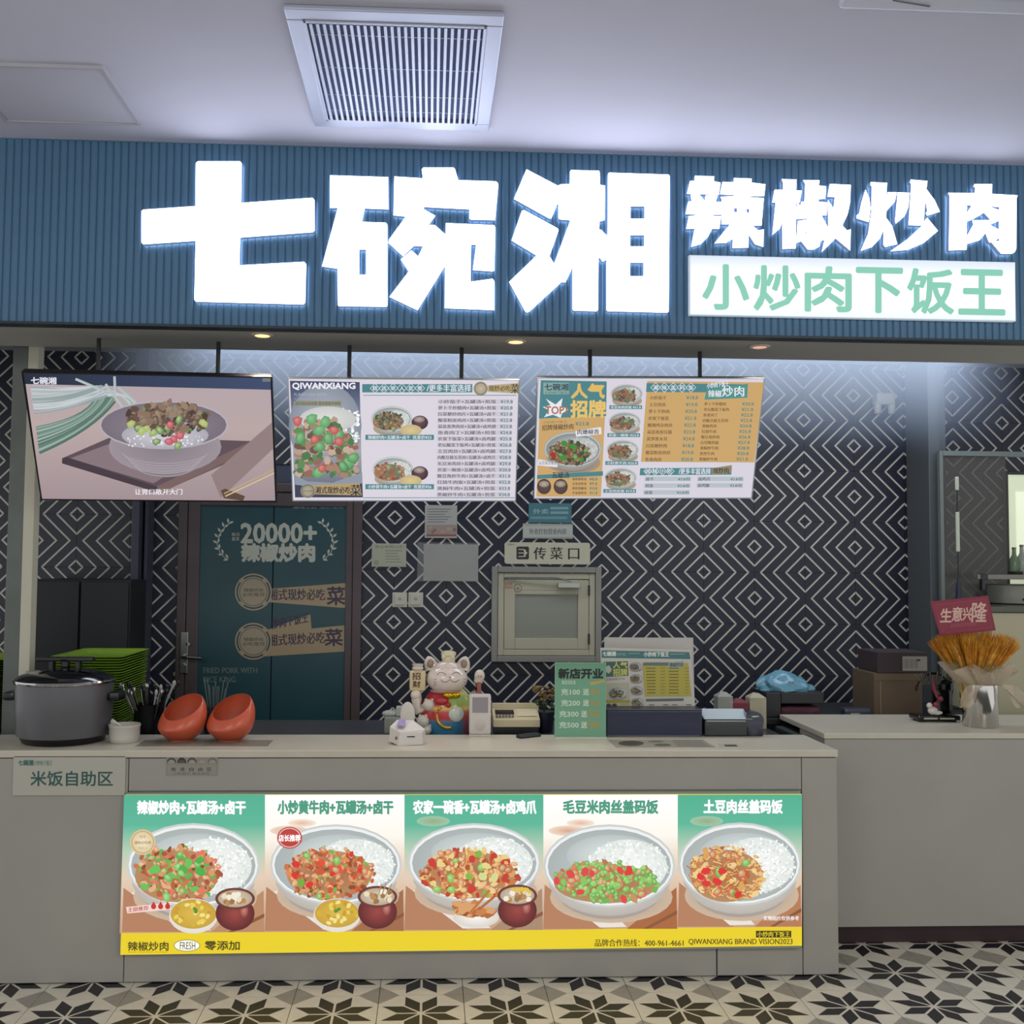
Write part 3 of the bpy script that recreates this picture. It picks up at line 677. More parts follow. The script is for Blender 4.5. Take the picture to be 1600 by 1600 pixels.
k2 = A.k+420; A.k = k2
sidebowl(A, 303, 1428, 38, 25); jar(A, 368, 1403, 31)
A.k = k2; sidebowl(A, 527, 1427, 37, 24); jar(A, 590, 1400, 31)
for dx in (0, 5, 11): A.line([(592+dx, 1397), (596+dx*1.5, 1380)], 1.6, '#a88b5a')
A.k = k2; A.ell(744, 1432, 36, 16, '#faf7f2', '#d9d2c8')
for i in range(24): A.blob(743+random.uniform(-30, 24), 1420+random.uniform(-9, 8), 6, random.choice(['#b5683a', '#c98148', '#9a4f2a', '#d9a06a']), 6, asp=2, ang=random.uniform(-.6, .2))
A.line([(735, 1425), (765, 1390)], 4, '#c98148', '#b5683a'); A.line([(748, 1420), (772, 1400)], 4, '#b5683a')
jar(A, 808, 1398, 31)
for i in range(10): A.blob(812+random.uniform(-14, 16), 1390+random.uniform(-4, 4), 3, '#e3c13c', 6)
A.k += 5
for i, (t_, x0_, x1_, c) in enumerate((('辣椒炒肉+瓦罐汤+卤干', 216, 384, '#ffffff'), ('小炒黄牛肉+瓦罐汤+卤干', 435, 614, '#4a9c80'), ('农家一碗香+瓦罐汤+卤鸡爪', 646, 837, '#ffffff'), ('毛豆米肉丝盖码饭', 880, 1027, '#4a9c80'), ('土豆肉丝盖码饭', 1099, 1221, '#ffffff'))):
    A.text(t_, x0_, 1250.5-(i*.3), x1_, 1271-(i*.3), c, .012, heavy=.95)
# badges
A.ell(224, 1315, 20, 20, '#f3e6c8', '#d9c293'); A.ring(224, 1315, 17.5, 17.5, 1.2, '#b89a5e'); A.text('湘味必吃榜', 211, 1313, 237, 1318, '#9a7b45', .01); A.text('推荐', 219, 1304, 229, 1309, '#b39a68'); A.text('NO.1', 218, 1322, 230, 1326, '#b39a68')
A.ell(453, 1308, 19.5, 17, '#c2453f', '#b93b38'); A.ring(453, 1308, 17.5, 15.2, 1.2, '#f0d9d2'); A.poly([(434, 1303), (472, 1303), (472, 1314), (434, 1314)], '#c2453f'); A.text('店长推荐', 436, 1303.5, 470, 1313.5, '#ffffff', .01, heavy=.4)
A.poly([(198, 1416), (268, 1409), (268, 1420), (200, 1426)], '#f2d5cc')
A.text('主厨推荐', 201, 1417, 233, 1424, '#b83a34', .01, slope=-.1)
for x in (241, 252, 263): A.ell(x, 1415, 4, 4.4, '#c4312e'); A.ell(x, 1411, 1.8, 3, '#c4312e')
A.text('实物图片仅供参考', 1192, 1430, 1247, 1437, '#ffffff', .01)
# yellow foot strip
A.text('辣椒炒肉', 201, 1470, 264, 1484, '#4a4417', .01, heavy=.35); A.text('RED PEPPER PORK', 202, 1485.5, 263, 1487, '#6c6420')
A.ell(293, 1476, 20.5, 9.2, '#5d5726'); A.ell(293, 1476, 19.6, 8.4, '#fbfaee'); A.text('FRESH', 282, 1470.5, 306, 1482, '#4a4417')
A.text('零添加', 321, 1469, 375, 1483, '#4a4417', .01, heavy=.4)
A.text('品牌合作热线：400-961-4661', 929, 1466, 1067, 1477.5, '#4a4417', .006); A.text('QIWANXIANG BRAND VISION2023', 1075, 1465.5, 1237, 1475.5, '#4a4417', .006)
A.rect(1180, 1453, 1235, 1463.5, '#2e2a12'); A.text('小炒肉下饭王', 1182, 1454, 1233, 1462.5, '#ead026', .01)
A.build('menu_print', print_mat('lit_print', 1.0), LB)

# ---------------------------------------------------------------- hanging screens
def screen(name, c, yaw, tilt, roll, w_, h_, label, draw, bez, emit, bezpx=.006):
    X = Vector((math.cos(yaw), math.sin(yaw), 0)); N = Vector((-math.sin(yaw), math.cos(yaw), 0))
    Z = Vector((0, 0, 1))*math.cos(tilt)-N*math.sin(tilt); Z = (Z).normalized()
    X2 = X*math.cos(roll)+Z*math.sin(roll); Z2 = Z*math.cos(roll)-X*math.sin(roll); N2 = Z2.cross(X2)   # towards the viewer? checked below
    c = Vector(c)
    if N2.dot(EYE-c) > 0: N2 = -N2                              # N2 points to the back of the screen
    M = Matrix((X2, N2, Z2)).transposed().to_4x4(); M.translation = c
    base = c - Z2*h_/2
    t = thing(name, base, label, 'screen', 'hanging menu screens')
    inv = Matrix.Translation(base).inverted()
    L = inv @ M
    obj('housing', MB().bbox((-w_/2, 0, -h_/2), (w_/2, .035, h_/2), .004, L).bbox((-w_/4, .035, -h_/4), (w_/4, .06, h_/4), .004, L), mat('screen_black', '#0b0d14', .35), t)
    fr = MB()
    for q in (((-w_/2, -.004, h_/2-bezpx), (w_/2, 0, h_/2)), ((-w_/2, -.004, -h_/2), (w_/2, 0, -h_/2+bezpx)), ((-w_/2, -.004, -h_/2+bezpx), (-w_/2+bezpx, 0, h_/2-bezpx)), ((w_/2-bezpx, -.004, -h_/2+bezpx), (w_/2, 0, h_/2-bezpx))): fr.bbox(q[0], q[1], .001, L)
    obj('bezel', fr, bez, t)
    # hanger poles up to the soffit
    for sx in (-.25, .25):
        p = M @ Vector((sx*w_, .05, .0)); hp_ = MB().tube([tuple(p-base), (p.x-base.x, p.y-base.y, 2.538-base.z if p.y < 4.5 else 2.80-base.z)], .009)
        obj('bracket', hp_, M_dark, t)
    A = Art(c, N2, eps=6e-6, base=2e-4)
    A.U, A.V, A.hw, A.hh, A.cc = X2, Z2, w_/2-bezpx, h_/2-bezpx, c
    def full(col):                                               # background filling the glass exactly
        o = len(A.v); n = A.n*A.base
        for sx, sz in ((-1, 1), (1, 1), (1, -1), (-1, -1)): A.v.append(c+X2*sx*A.hw+Z2*sz*A.hh+n)
        cl = col if isinstance(col, list) else [col]*4
        A.c += [lin(q) for q in cl]; A.f.append((o, o+1, o+2, o+3)); A.k += 1
    A.full = full
    def uv(u, v): # corner fraction to picture position
        return None
    draw(A); A.build('display', emit, t)
    return t
E1 = print_mat('screen_print', 1.0)
def d1(A):
    A.full(['#1e2536', '#3c4a6c', '#3c4a6c', '#1e2536'])
    A.vgrad([(40, 600), (423, 609), (430, 782), (66, 782)], [(0, '#b3a3a8'), (.35, '#b8a5a4'), (1, '#a08e93')])
    random.seed(3)
    def bez(p, q, r, n=9): return [((1-t)**2*p[0]+2*t*(1-t)*q[0]+t*t*r[0], (1-t)**2*p[1]+2*t*(1-t)*q[1]+t*t*r[1]) for t in [k/(n-1) for k in range(n)]]
    for i in range(34):
        u = i/33; yl = 668+u*40; xl = 44+(yl-600)*.135+3
        A.line(bez((xl, yl), (150-u*4, 650+u*22), (152+u*28, 612+u*12+random.uniform(-3, 3))), random.uniform(2, 3.6), random.choice(['#6f8a80', '#8fa59d', '#4f6d60', '#7c968a', '#9fb0ac', '#5a7868']))
    for i in range(30):
        u = i/29; yl = 606+u*38; xl = 44+(yl-600)*.135+3
        A.line(bez((xl, yl+random.uniform(-3, 3)), (105, 606+u*36), (150+u*22, 606+random.uniform(-4, 12))), random.uniform(1.6, 3.2), random.choice(['#a9b4b6', '#8fa09f', '#bcc4c8', '#98a7a4', '#c6ccd2']))
    for i in range(12): A.line(bez((168, 610+i*.8), (190+i*1.5, 612), (204+i*1.2, 640+random.uniform(-6, 6))), 2.4, random.choice(['#b9c4c6', '#9fb0ac', '#c8d0d4']))
    for q in ([(118, 592), (165, 612)], [(179, 588), (180, 615)], [(165, 600), (195, 640)], [(185, 605), (212, 628)]): A.line(q, 4, '#b9c4c6', '#a5b3b4')
    A.poly([(97, 716), (175, 682), (420, 690), (424, 693), (250, 770), (235, 765)], '#5d4c54')
    A.poly([(110, 716), (180, 690), (330, 700), (240, 755)], '#85737a')
    A.poly([(97, 716), (104, 714), (245, 760), (250, 771), (228, 764), (97, 724)], '#433640')
    A.poly([(250, 771), (245, 760), (420, 676), (424, 688)], '#76605f')
    A.poly([(330, 742), (425, 660), (428, 700), (345, 778)], '#8f7b7c')
    A.ell(258, 706, 66, 40, '#6f646e', '#857a82'); A.ell(258, 698, 88, 42, '#847a84', '#9a8f97')
    for k_ in range(6): A.line([(258+(72-k_*5)*math.cos(t_), 700+k_*5+(24-k_)*math.sin(t_)) for t_ in [.35+j*.22 for j in range(12)]], .9, '#aea4ab')
    A.ell(256, 664, 101, 38, '#a39aa3', '#b5adb3'); A.ell(256, 664, 98, 35.5, '#8b828d', '#756c78')
    A.ell(258, 680, 68, 22, '#cfcdd4', '#a9a6b0')
    for i in range(60): A.blob(258+random.uniform(-62, 62), 688+random.uniform(-8, 9), 1.8, random.choice(['#dcdbe2', '#c5c4cd', '#eceaf0']), 5)
    for i in range(170):
        a_ = random.random()*6.28; q = math.sqrt(random.random()); x, y = 262+66*q*math.cos(a_), 655+24*q*math.sin(a_)+abs(x-262)*.02 if i else 655
        A.blob(x, y, random.uniform(2, 4.5), random.choice(['#5f4a40', '#7a5f4e', '#4a5a3e', '#8a7060', '#6a8450', '#3e3634', '#93816a']), 6, asp=1.4)
    for i in range(120):
        a_ = random.random()*6.28; q = math.sqrt(random.random()); A.blob(262+70*q*math.cos(a_), 652+22*q*math.sin(a_), random.uniform(3, 6), random.choice(['#5f4a40', '#7a5f4e', '#8a7060', '#4a3a36', '#93816a', '#6a5248']), 6, asp=1.5, hi='#a08a78' if i % 3 == 0 else None)
    for x, y in ((205, 663), (216, 668), (228, 670), (240, 676), (222, 674), (250, 672), (262, 668), (318, 661), (280, 655), (245, 690), (278, 696)): A.blob(x, y, 6, random.choice(['#86a558', '#a3b564', '#5f8a58', '#4d7a50']), 6, asp=1.4, hi='#c1cc8c')
    for x, y in ((266, 663), (272, 686), (282, 680), (264, 690)): A.blob(x, y, 7, '#b84a58', 7, hi='#d98a90')
    A.poly([(345, 766), (352, 763), (383, 775), (380, 782), (350, 778)], '#5b4438')
    A.line([(352, 775), (430, 738)], 2, '#d2bd92'); A.line([(350, 771), (428, 733)], 1.6, '#bfa77c')
    A.text('七碗湘', 49, 589, 88, 599.5, '#d8dae6', .015, heavy=.5, slope=.01); A.rect(50, 601, 86, 602, '#b9bccb')
    A.text('让胃口敞开大门', 211, 763.5, 285, 772.5, '#f2f0f4', .012)
    A.rect(410, 588, 424, 596, '#6f7a76')
a = screen('hanging_screen', (-1.1481, 4.3076, 2.1138), .0587, .5185, .0058, .98, .5697, 'hanging screen at left showing one big bowl on a wooden tray', d1, M_black, E1)
def diamonds(A, chars, x, y, w_, r_, bg):
    for i, ch in enumerate(chars):
        cx_ = x+w_*(i+.5)
        A.poly([(cx_-r_, y), (cx_, y-r_), (cx_+r_, y), (cx_, y+r_)], '#e6e4ee'); A.poly([(cx_-r_+1, y), (cx_, y-r_+1), (cx_+r_-1, y), (cx_, y+r_-1)], bg); A.text(ch, cx_-3.6, y-3.6, cx_+3.6, y+3.6, '#e8e8f0', .012)
TL = '#4a8288'
def d2(A):
    random.seed(4)
    A.full('#d9d3de')
    A.vgrad([(453, 595), (562, 597), (566, 777), (461, 777)], [(0, '#3a4260'), (.25, '#6c7590'), (.6, '#a4a3ac'), (1, '#4a5068')])
    A.ell(508, 665, 57, 66, '#b5b8c2', '#858d9c')
    A.k += 1
    # right margin mask keeps the picture inside its panel
    for i in range(110): A.blob(random.uniform(500, 560), random.uniform(640, 690), 2, random.choice(RICE), 5, asp=1.8)
    A.ell(512, 655, 44, 20, '#dcdcd8', '#c5c7c4')
    for i in range(230):
        x, y = random.uniform(460, 560), random.uniform(655, 745)
        if y < 648+max(0, (x-510))*.8: continue
        A.blob(x, y, random.uniform(3, 7), random.choice(['#8c6a5c', '#a5806c', '#6f5348', '#5d8a58', '#b89a86', '#94665a', '#c4aa98', '#4c7a4e']), 6, asp=1.3)
    for x, y in ((487, 655), (508, 660), (500, 672), (513, 685), (500, 698), (530, 680), (545, 722), (536, 728), (470, 684), (552, 715), (498, 738)): A.blob(x, y, 9, random.choice(['#4c8e58', '#5aa065', '#3f7c4b']), 7, asp=1.2, hi='#8cc08c')
    for x, y in ((492, 687), (522, 672), (530, 690), (465, 658), (503, 732)): A.blob(x, y, 8, '#b5504e', 6, hi='#d98c84')
    A.poly([(461, 742), (480, 752), (520, 754), (566, 738), (567, 777), (461, 777)], '#8d95a6'); A.poly([(461, 757), (500, 762), (566, 755), (567, 777), (461, 777)], '#3b4055')
    A.poly([(564, 596), (571, 596), (574, 779), (567, 779)], '#d9d3de')
    A.text('QIWANXIANG', 457, 598, 555, 609, '#eceaf4', .02, heavy=.5); A.text('FURNITURA WITH', 460, 614, 510, 619, '#aab0c2'); A.text('ICHIBANG', 460, 621, 487, 625, '#9aa0b4')
    A.rect(459, 626.5, 534, 634, '#8f9078'); A.text('湘式现炒必吃菜 现炒现卖才够味', 461, 627.5, 532, 633, '#4a4a44')
    A.poly([(490, 758), (562, 754), (565, 774), (490, 772)], '#b09a6e'); A.ell(481, 767, 11.5, 11, '#b5ab95', '#8f8878'); A.ring(481, 767, 10, 9.6, 1, '#5d5a52'); A.text('必吃推荐', 473, 765, 489, 769, '#5d5a52')
    A.text('湘式现炒必吃', 493, 760, 548, 771, '#2a2433', .012); A.text('菜', 548, 757, 564, 774, '#2a2433', .02)
    A.rect(566, 600, 738, 613, TL); diamonds(A, '精选单人套餐', 579, 606.5, 14, 8, TL); A.text('/更多丰富选择', 667, 600.5, 736, 612, '#e6e6f0', .012)
    A.ell(751, 607, 11, 11, '#c0b49c', '#9c917c'); A.ring(751, 607, 9.5, 9.5, 1, '#6c6458'); A.poly([(762, 602), (812, 598), (812, 615), (762, 612)], '#b7a67e'); A.text('现炒必吃', 764, 602, 798, 611, '#57482f', .012); A.text('菜', 798, 600, 811, 614, '#3a3028', .015)
    A.rect(567.5, 617, 806.5, 618, TL); A.rect(567.5, 777, 804, 778, TL)
    for cx_, cy_, t_, yl in ((612, 656, '辣椒炒肉+瓦罐汤+卤干  优惠价¥23', 679), (614, 735, '小炒黄牛肉+瓦罐汤+卤干  优惠价¥26', 756)):
        bowl(A, cx_, cy_-2, 32, 20, ['#5d5a50', '#7a6a5a', '#4c6a4e', '#8f7a6a'] if cy_ < 700 else ['#a5685c', '#8c5a4c', '#b88a7a'], 'grey', 45, s=.55, dim=.88)
        A.ell(656, cy_+4, 13, 11, '#6b4a4c', '#3e2e36'); A.ell(655, cy_-1, 9, 5, '#b5a8a4', '#7c6c6c'); A.ell(642, cy_+16, 17, 9, '#d9c48c', '#bfae84')
        A.rect(571, yl, 678, yl+8, TL); A.text(t_, 575, yl+1, 674, yl+7, '#e0e4ea', .008)
    rows = ['小炒茄子+瓦罐汤+煎蛋', '萝卜干炒腊肉+瓦罐汤+煎蛋', '白菜梗炒肉片+瓦罐汤+卤干', '酸菜粉皮肉丝+瓦罐汤+煎蛋', '蒜苗香笋肉丝+瓦罐汤+卤鸡翅', '鱼香肉丁+瓦罐汤+煎蛋', '农家下饭菜+瓦罐汤+卤鸡腿', '老坛酸菜下饭鸡+瓦罐汤+煎蛋', '土豆肉丝+瓦罐汤+卤鸡腿', '内酯豆腐五花肉+瓦罐汤+卤鸡爪', '毛豆米肉丝+瓦罐汤+卤鸡腿', '农家一碗香+瓦罐汤+卤鸡爪', '酸豆角炒牛肉+瓦罐汤+卤干', '红烧牛肉饭+瓦罐汤+煎蛋', '黄焖牛肉+瓦罐汤+煎蛋', '黑椒炒牛肉+瓦罐汤+煎蛋']
    for i, r_ in enumerate(rows):
        y = 624.5+i*9.67; x = 684-i*.12
        A.rect(x, y-1, 800-i*.3, y+6.4, '#cbc6d0'); A.text(r_, x+1, y-.2, x+91, y+5.6, '#4d4450', .008); A.text('¥%d.8' % (19+i), 782-i*.2, y, 801-i*.3, y+5.4, '#2f7474', .012)
a = screen('hanging_screen', (-.1151, 4.3439, 2.1256), .0131, .3684, .0114, .96, .5332, 'hanging screen in the middle listing set meals on white', d2, mat('screen_white_bezel', '#8f9aa2', .4, emit=.12), E1, .004)
YB = '#c9a36a'
def d3(A):
    random.seed(5)
    A.full('#d6d1dc')
    A.poly([(845, 594), (948, 596), (939, 776), (838, 776)], YB)
    A.poly([(845, 594), (948, 596), (947, 650), (842, 654)], TL)
    A.rect(849, 598, 889, 616, '#86a5a0'); A.text('七碗湘', 851, 599.5, 888, 610, '#39505a', .015, heavy=.4); A.text('小炒肉下饭王', 851, 611.5, 887, 615, '#39505a')
    A.text('人气', 893, 600, 944, 622, '#dcb765', .02, heavy=1.1); A.text('招牌', 892, 626, 946, 652, '#e3bf6c', .02, heavy=1.1)
    A.poly([(853, 623), (868, 632), (879, 622), (877, 634), (888, 640), (878, 646), (876, 653), (864, 648), (850, 652), (858, 641), (848, 636), (860, 633)], '#e9e6ee'); A.text('TOP1', 852, 635, 886, 647, '#a86a4a', .015, heavy=.4)
    A.text('小炒肉下饭王', 848, 658, 886, 662, '#7f6b49', slope=-.03); A.text('招牌辣椒炒肉', 847, 664, 896, 673, '#5d4d3c', .012, slope=-.05); A.text('¥23.8', 899, 659, 920, 665, '#3f7c7c', .012)
    bowl(A, 895, 702, 45, 28, ['#6b5a48', '#8a7058', '#4f6a48', '#a58a6c', '#5a4a42'], 'pepper', 90, s=.7, dim=.8, food=(-.15, .12, .72, .68))
    A.poly([(899, 673), (939, 667), (940, 678), (900, 682)], '#e4e2ea'); A.text('肉嫩椒香', 902, 671, 936, 679, '#37444c', .015, slope=-.03)
    A.poly([(841, 717), (871, 723), (871, 730), (840, 727)], '#dfdde6'); A.text('从农家到餐桌', 842, 720, 870, 726, '#5b5a62')
    A.poly([(839, 742), (942, 736), (942, 743), (839, 748)], TL); A.text('瓦罐汤', 863, 737, 889, 747, '#2f3a44', .015)
    for x in (850, 876): A.ell(x, 760, 11, 12, '#5c4a44', '#4a3a3a'); A.ell(x, 756, 8, 5, '#b5a898', '#8a7c70')
    for i, r_ in enumerate(('海带排骨汤', '玉米龙骨汤', '排骨莲藕汤', '冬瓜排骨汤')): A.text(r_, 894, 746+i*7.2, 916, 750.5+i*7.2, '#4a3f35', .008); A.text('¥%d.8' % (8+i), 921, 746+i*7.2, 933, 750.5+i*7.2, '#2f7474', .01)
    for i in range(4):
        cy_ = 615+i*43.5; cx_ = 979-i*3.2
        bowl(A, cx_, cy_, 25, 15, ['#7b6a60', '#8f6a5c', '#6a5a50', '#a58878'], 'grey', 34, s=.5, dim=.85)
        A.rect(cx_-27, cy_+18, cx_+24, cy_+24, TL); A.text(['毛豆米肉丝饭 ¥21.8', '农家一碗香 ¥23.8', '小炒黄牛肉 ¥26.8', '土豆肉丝饭 ¥19.8'][i], cx_-25, cy_+18.8, cx_+22, cy_+23.2, '#e0e4ea', .008)
    A.poly([(1011, 595), (1193, 597), (1178, 722), (1001, 721)], YB)
    A.poly([(1010, 598), (1160, 600), (1159, 613), (1009, 612)], TL); diamonds(A, '湘味盖码饭', 1017, 605, 13.8, 8, TL)
    A.poly([(1104, 608), (1168, 599), (1167, 621), (1100, 624)], '#4d8f88'); A.text('小炒肉下饭王', 1104, 598, 1138, 607, '#dfe3ec', .01, slope=-.12); A.text('辣椒', 1106, 609, 1127, 620, '#e8e8f0', .015); A.text('炒肉', 1128, 603, 1162, 619, '#e8e8f0', .02)
    L1 = ['小炒茄子', '土豆肉丝', '萝卜干炒肉', '农家下饭菜', '酸辣鸡杂肉丝', '蒜苗香煎豆腐', '莴笋黑木耳', '白菜梗炒肉', '酸菜粉皮肉丝', '鱼香肉丝']
    L2 = ['萝卜干炒腊肉', '老坛酸菜下饭鸡', '鱼香肉丁', '内酯豆腐五花肉', '黄焖鸡块', '红烧牛肉', '酸豆角炒肉', '白切猪肉饭', '黄焖炒牛肉', '孜然牛肉', '黑椒炒牛肉']
    for i, r_ in enumerate(L1): y = 618+i*10.7; A.text(r_, 1015-i*.8, y, 1015-i*.8+6.4*len(r_), y+6, '#6b4f36', .01); A.text('¥%d.8' % (18+i % 7), 1072-i*.9, y, 1090-i*.9, y+5.6, '#2f8080', .012)
    for i, r_ in enumerate(L2): y = 628+i*8.6; A.text(r_, 1100-i*.8, y, 1100-i*.8+5.6*len(r_), y+5.4, '#6b4f36', .01); A.text('¥%d.8' % (20+i % 9), 1159-i*.9, y, 1177-i*.9, y+5.2, '#2f8080', .012)
    A.poly([(1000, 731), (1143, 730), (1142, 741), (999, 742)], TL); diamonds(A, '卤味小吃', 1006, 735.5, 11.5, 7, TL); A.text('/更多丰富选择', 1060, 731, 1110, 740.5, '#e6e6f0', .012)
    A.poly([(1112, 731), (1143, 726), (1142, 738), (1112, 741)], '#8f8468'); A.text('现炒肉', 1114, 730, 1138, 739, '#3f3a30', .012)
    for i, (r_, x, y) in enumerate((('卤干', 1009, 745), ('煎蛋', 1008, 755.5), ('卤蛋', 1007, 766), ('卤鸡爪', 1091, 745), ('卤鸡腿', 1090, 755))):
        A.rect(x-2, y-1, x+70, y+6, '#b5bfc4'); A.text(r_, x, y, x+6*len(r_), y+5.4, '#4a4450', .01); A.text('¥3.8/份', x+50, y+.3, x+69, y+5.4, '#3f6a70', .01)
a = screen('hanging_screen', (.9194, 4.3401, 2.1467), .0014, .394, .0138, .96, .5351, 'hanging screen at right with yellow price panels', d3, mat('screen_white_bezel'
, '#8f9aa2'), E1, .004)

# ---------------------------------------------------------------- main counter
CT = .88; BY = 4.45
XL, XR = -2.3, 1.625
ctr = thing('service_counter', (-.3, FY, 0), 'long grey laminate service counter carrying the lit menu box', 'counter'); ox = -.3
def cb_(mb, x0, x1, z0, z1, ya=0., yb=.30, r=.002): return mb.bbox((x0-ox, ya, z0), (x1-ox, yb, z1), r)
seam = at(196, 1400, FY).x; pil = at(1254, 1400, FY).x; bx0, bx1 = seam, pil
zb, ztp = at(700, 1486, FY).z, at(700, 1238, FY).z
obj('body', MB().box((XL-ox, .02, 0), (XR-.004-ox, .34, CT-.031)), M_cgap, ctr)
obj('front_panel', cb_(MB(), XL, seam-.0015, 0.004, CT-.032, 0, .02), M_count, ctr)
obj('front_panel', cb_(MB(), seam+.0015, pil-.0015, ztp+.008, CT-.032, 0, .02), M_count, ctr)
xj = at(1120, 1500, FY).x
obj('front_panel', cb_(MB(), seam+.0015, xj-.002, .004, zb-.002, 0, .02), M_count, ctr)
obj('front_panel', cb_(MB(), xj+.003, pil-.0015, .004, zb-.002, 0, .02), M_count, ctr)
obj('front_panel', cb_(MB(), seam+.0015, pil-.0015, zb-.0005, ztp+.006, .004, .02), M_count, ctr)
obj('end_panel', cb_(MB(), pil+.0015, XR, .004, CT-.032, 0, .35), M_count, ctr)
led = thing('counter_ledge', (-.3, FY, CT), 'pale stone ledge running along the top of the main counter', 'worktop')
mb = MB(); mb.bbox((XL-ox, -.006, -.028), (XR+.004-ox, BY-FY, 0), .003)
obj('slab', mb, M_ctop, led)
# lower worktop behind the ledge
wk = thing('back_worktop', (-.3, BY+.005, .86), 'dark worktop just behind the pale counter ledge', 'worktop')
obj('slab', MB().bbox((XL-ox, 0, -.03), (1.57-ox, .545, 0), .003), mat('dark_worktop', '#2c2f38', .3), wk)
obj('panel', MB().box((XL-ox, .01, -.86), (1.56-ox, .52, -.031)), M_dark, wk)
W = .86

# sticker sign, left
def d(a):
    a.text('米饭自助区', 48, 1205, 176, 1228, '#24524a', .01, heavy=.45); a.text('七碗湘', 29, 1187.5, 52, 1196, '#33605a', .01, heavy=.4); a.text('小炒肉下饭王', 53, 1188, 82, 1196, '#5c7d78', .01)
board('counter_sign', 21, 1181, 195, 1243, FY-.006, 'white counter sign with green lettering below the grey cooker', 'sign', mat('sign_white', '#a9a59a', .45), d, th=.006)
def d(a):
    for i, c in enumerate(('#3c423e', '#20231f', '#4d3a40', '#8a7872', '#6b625a')):
        cx_ = 268+i*16
        a.ell(cx_, 1192.5, 7, 9, c, a0=math.pi, a1=2*math.pi); a.ell(cx_, 1192.5, 5.6, 5.5, '#938c82' if i != 1 else '#4a4a46', a0=math.pi, a1=2*math.pi)
        if i in (0, 2): a.line([(cx_-7, 1189), (cx_-2, 1184), (cx_+2, 1184), (cx_+7, 1189)], 1.3, c)
    a.rect(262, 1196, 338, 1210, '#8a867c'); 
    for s_, x in zip('嗦感自由区', (268, 282, 296, 310, 324)): a.text(s_, x, 1199, x+6.5, 1205, '#26241f', .015)
    a.text('小炒肉下 饭王必吃', 270, 1207, 328, 1210, '#4a463e', .01)
board('small_sticker', 260, 1183, 340, 1212, FY-.002, 'small clear sticker with five dark arched icons on counter front', 'sticker', mat('sticker_film', '#868276', .5), d, th=.002, r=.0005)

# ---------------------------------------------------------------- right counter and objects behind
RY = 4.40; RZ = .895; RX = 1.70
rc_ = thing('side_counter', (2.6, RY, 0), 'plain grey side counter with a dark plinth at right', 'counter')
obj('front_panel', MB().bbox((RX-2.6, 0, .075), (1.6, .30, RZ-.026), .003), M_count, rc_)
obj('plinth', MB().box((RX-2.6-.06, .03, 0), (1.6, .50, .073)), mat('maroon_plinth', '#2a1519', .5), rc_)
obj('countertop', MB().bbox((RX-2.6-.004, -.006, -.024+RZ), (1.6, .56, RZ), .003), M_ctop, rc_)
obj('back_shelf', MB().bbox((RX-2.6-.11, .562, RZ-.05), (.21, 1.16, RZ-.02), .003), M_dark, rc_)
obj('back_body', MB().box((RX-2.6+.03, .31, .074), (.20, 1.14, RZ-.052)), M_dark, rc_)
obj('side_flap', MB().bbox((RX-2.6-.05, .01, RZ-.1), (RX-2.6-.006, .50, RZ-.045), .01), mat('dark_green_flap', '#1d2a28', .6), rc_)
BS = RZ-.02     # height of the back shelf
def onz_base(x, y, z): return atz(x, y, z)

# cardboard box and dark box with label
a = at(1366, 1118, 5.05); b = at(1441, 1052, 5.05)
t = thing('cardboard_box', ((a.x+b.x)/2, 5.05, BS), 'plain brown cardboard box behind the side counter', 'box'); hw_ = (b.x-a.x)/2
obj('carton', MB().bbox((-hw_, 0, 0), (hw_, .26, b.z-BS), .004), mat('kraft_card', '#5a4a3a', .8, noise=.1), t)
obj('flap', MB().bbox((-hw_, -.003, b.z-BS-.035), (hw_, 0, b.z-BS-.004), .001), mat('kraft_card_flap', '#5f503e', .8), t)
obj('tape', MB().box((-hw_+.03, -.001, .01), (-hw_+.036, .0, b.z-BS-.04)), mat('tape_edge', '#6e644f', .5), t)
c0 = at(1371, 1019, 5.05); c1 = at(1450, 1019, 5.05); zt2 = c0.z-b.z
t = thing('parcel_box', ((c0.x+c1.x)/2, 5.05, b.z), 'dark purple-brown box with a white label on top of the cardboard box', 'box'); h2 = (c1.x-c0.x)/2
obj('carton', MB().bbox((-h2, 0, .001), (h2, .24, zt2), .004), mat('dark_carton', '#33262b', .7), t)
obj('label', MB().box((h2*-.02, -.002, .012), (h2*.95, 0, zt2-.02)), mat('label_paper', '#8f8b82', .7), t)
art = Art((0, 5.048, 0), (0, -1, 0))
for q in range(9): art.line([(1412+q*2.6, 1030), (1412+q*2.6, 1044)], .8+(q % 3)*.5, '#6a665f')
art.rect(1432, 1030, 1438, 1033, '#222'*2 if False else '#222222'); art.build('label_print', print_mat('matte_print'), t)
# small black device lying behind
a = at(1340, 1119, 4.99)
t = thing('tape_dispenser', (a.x, 5.02, BS), 'small dark tape dispenser lying left of the cardboard box', 'dispenser')
obj('shell', MB().bbox((-.065, -.03, 0), (.07, .03, .045), .015), mat('slate_plastic', '#2b3142', .4), t)
obj('insert', MB().bbox((-.035, -.034, .005), (.01, -.029, .022), .001), mat('pale_insert', '#8d9288', .5), t)

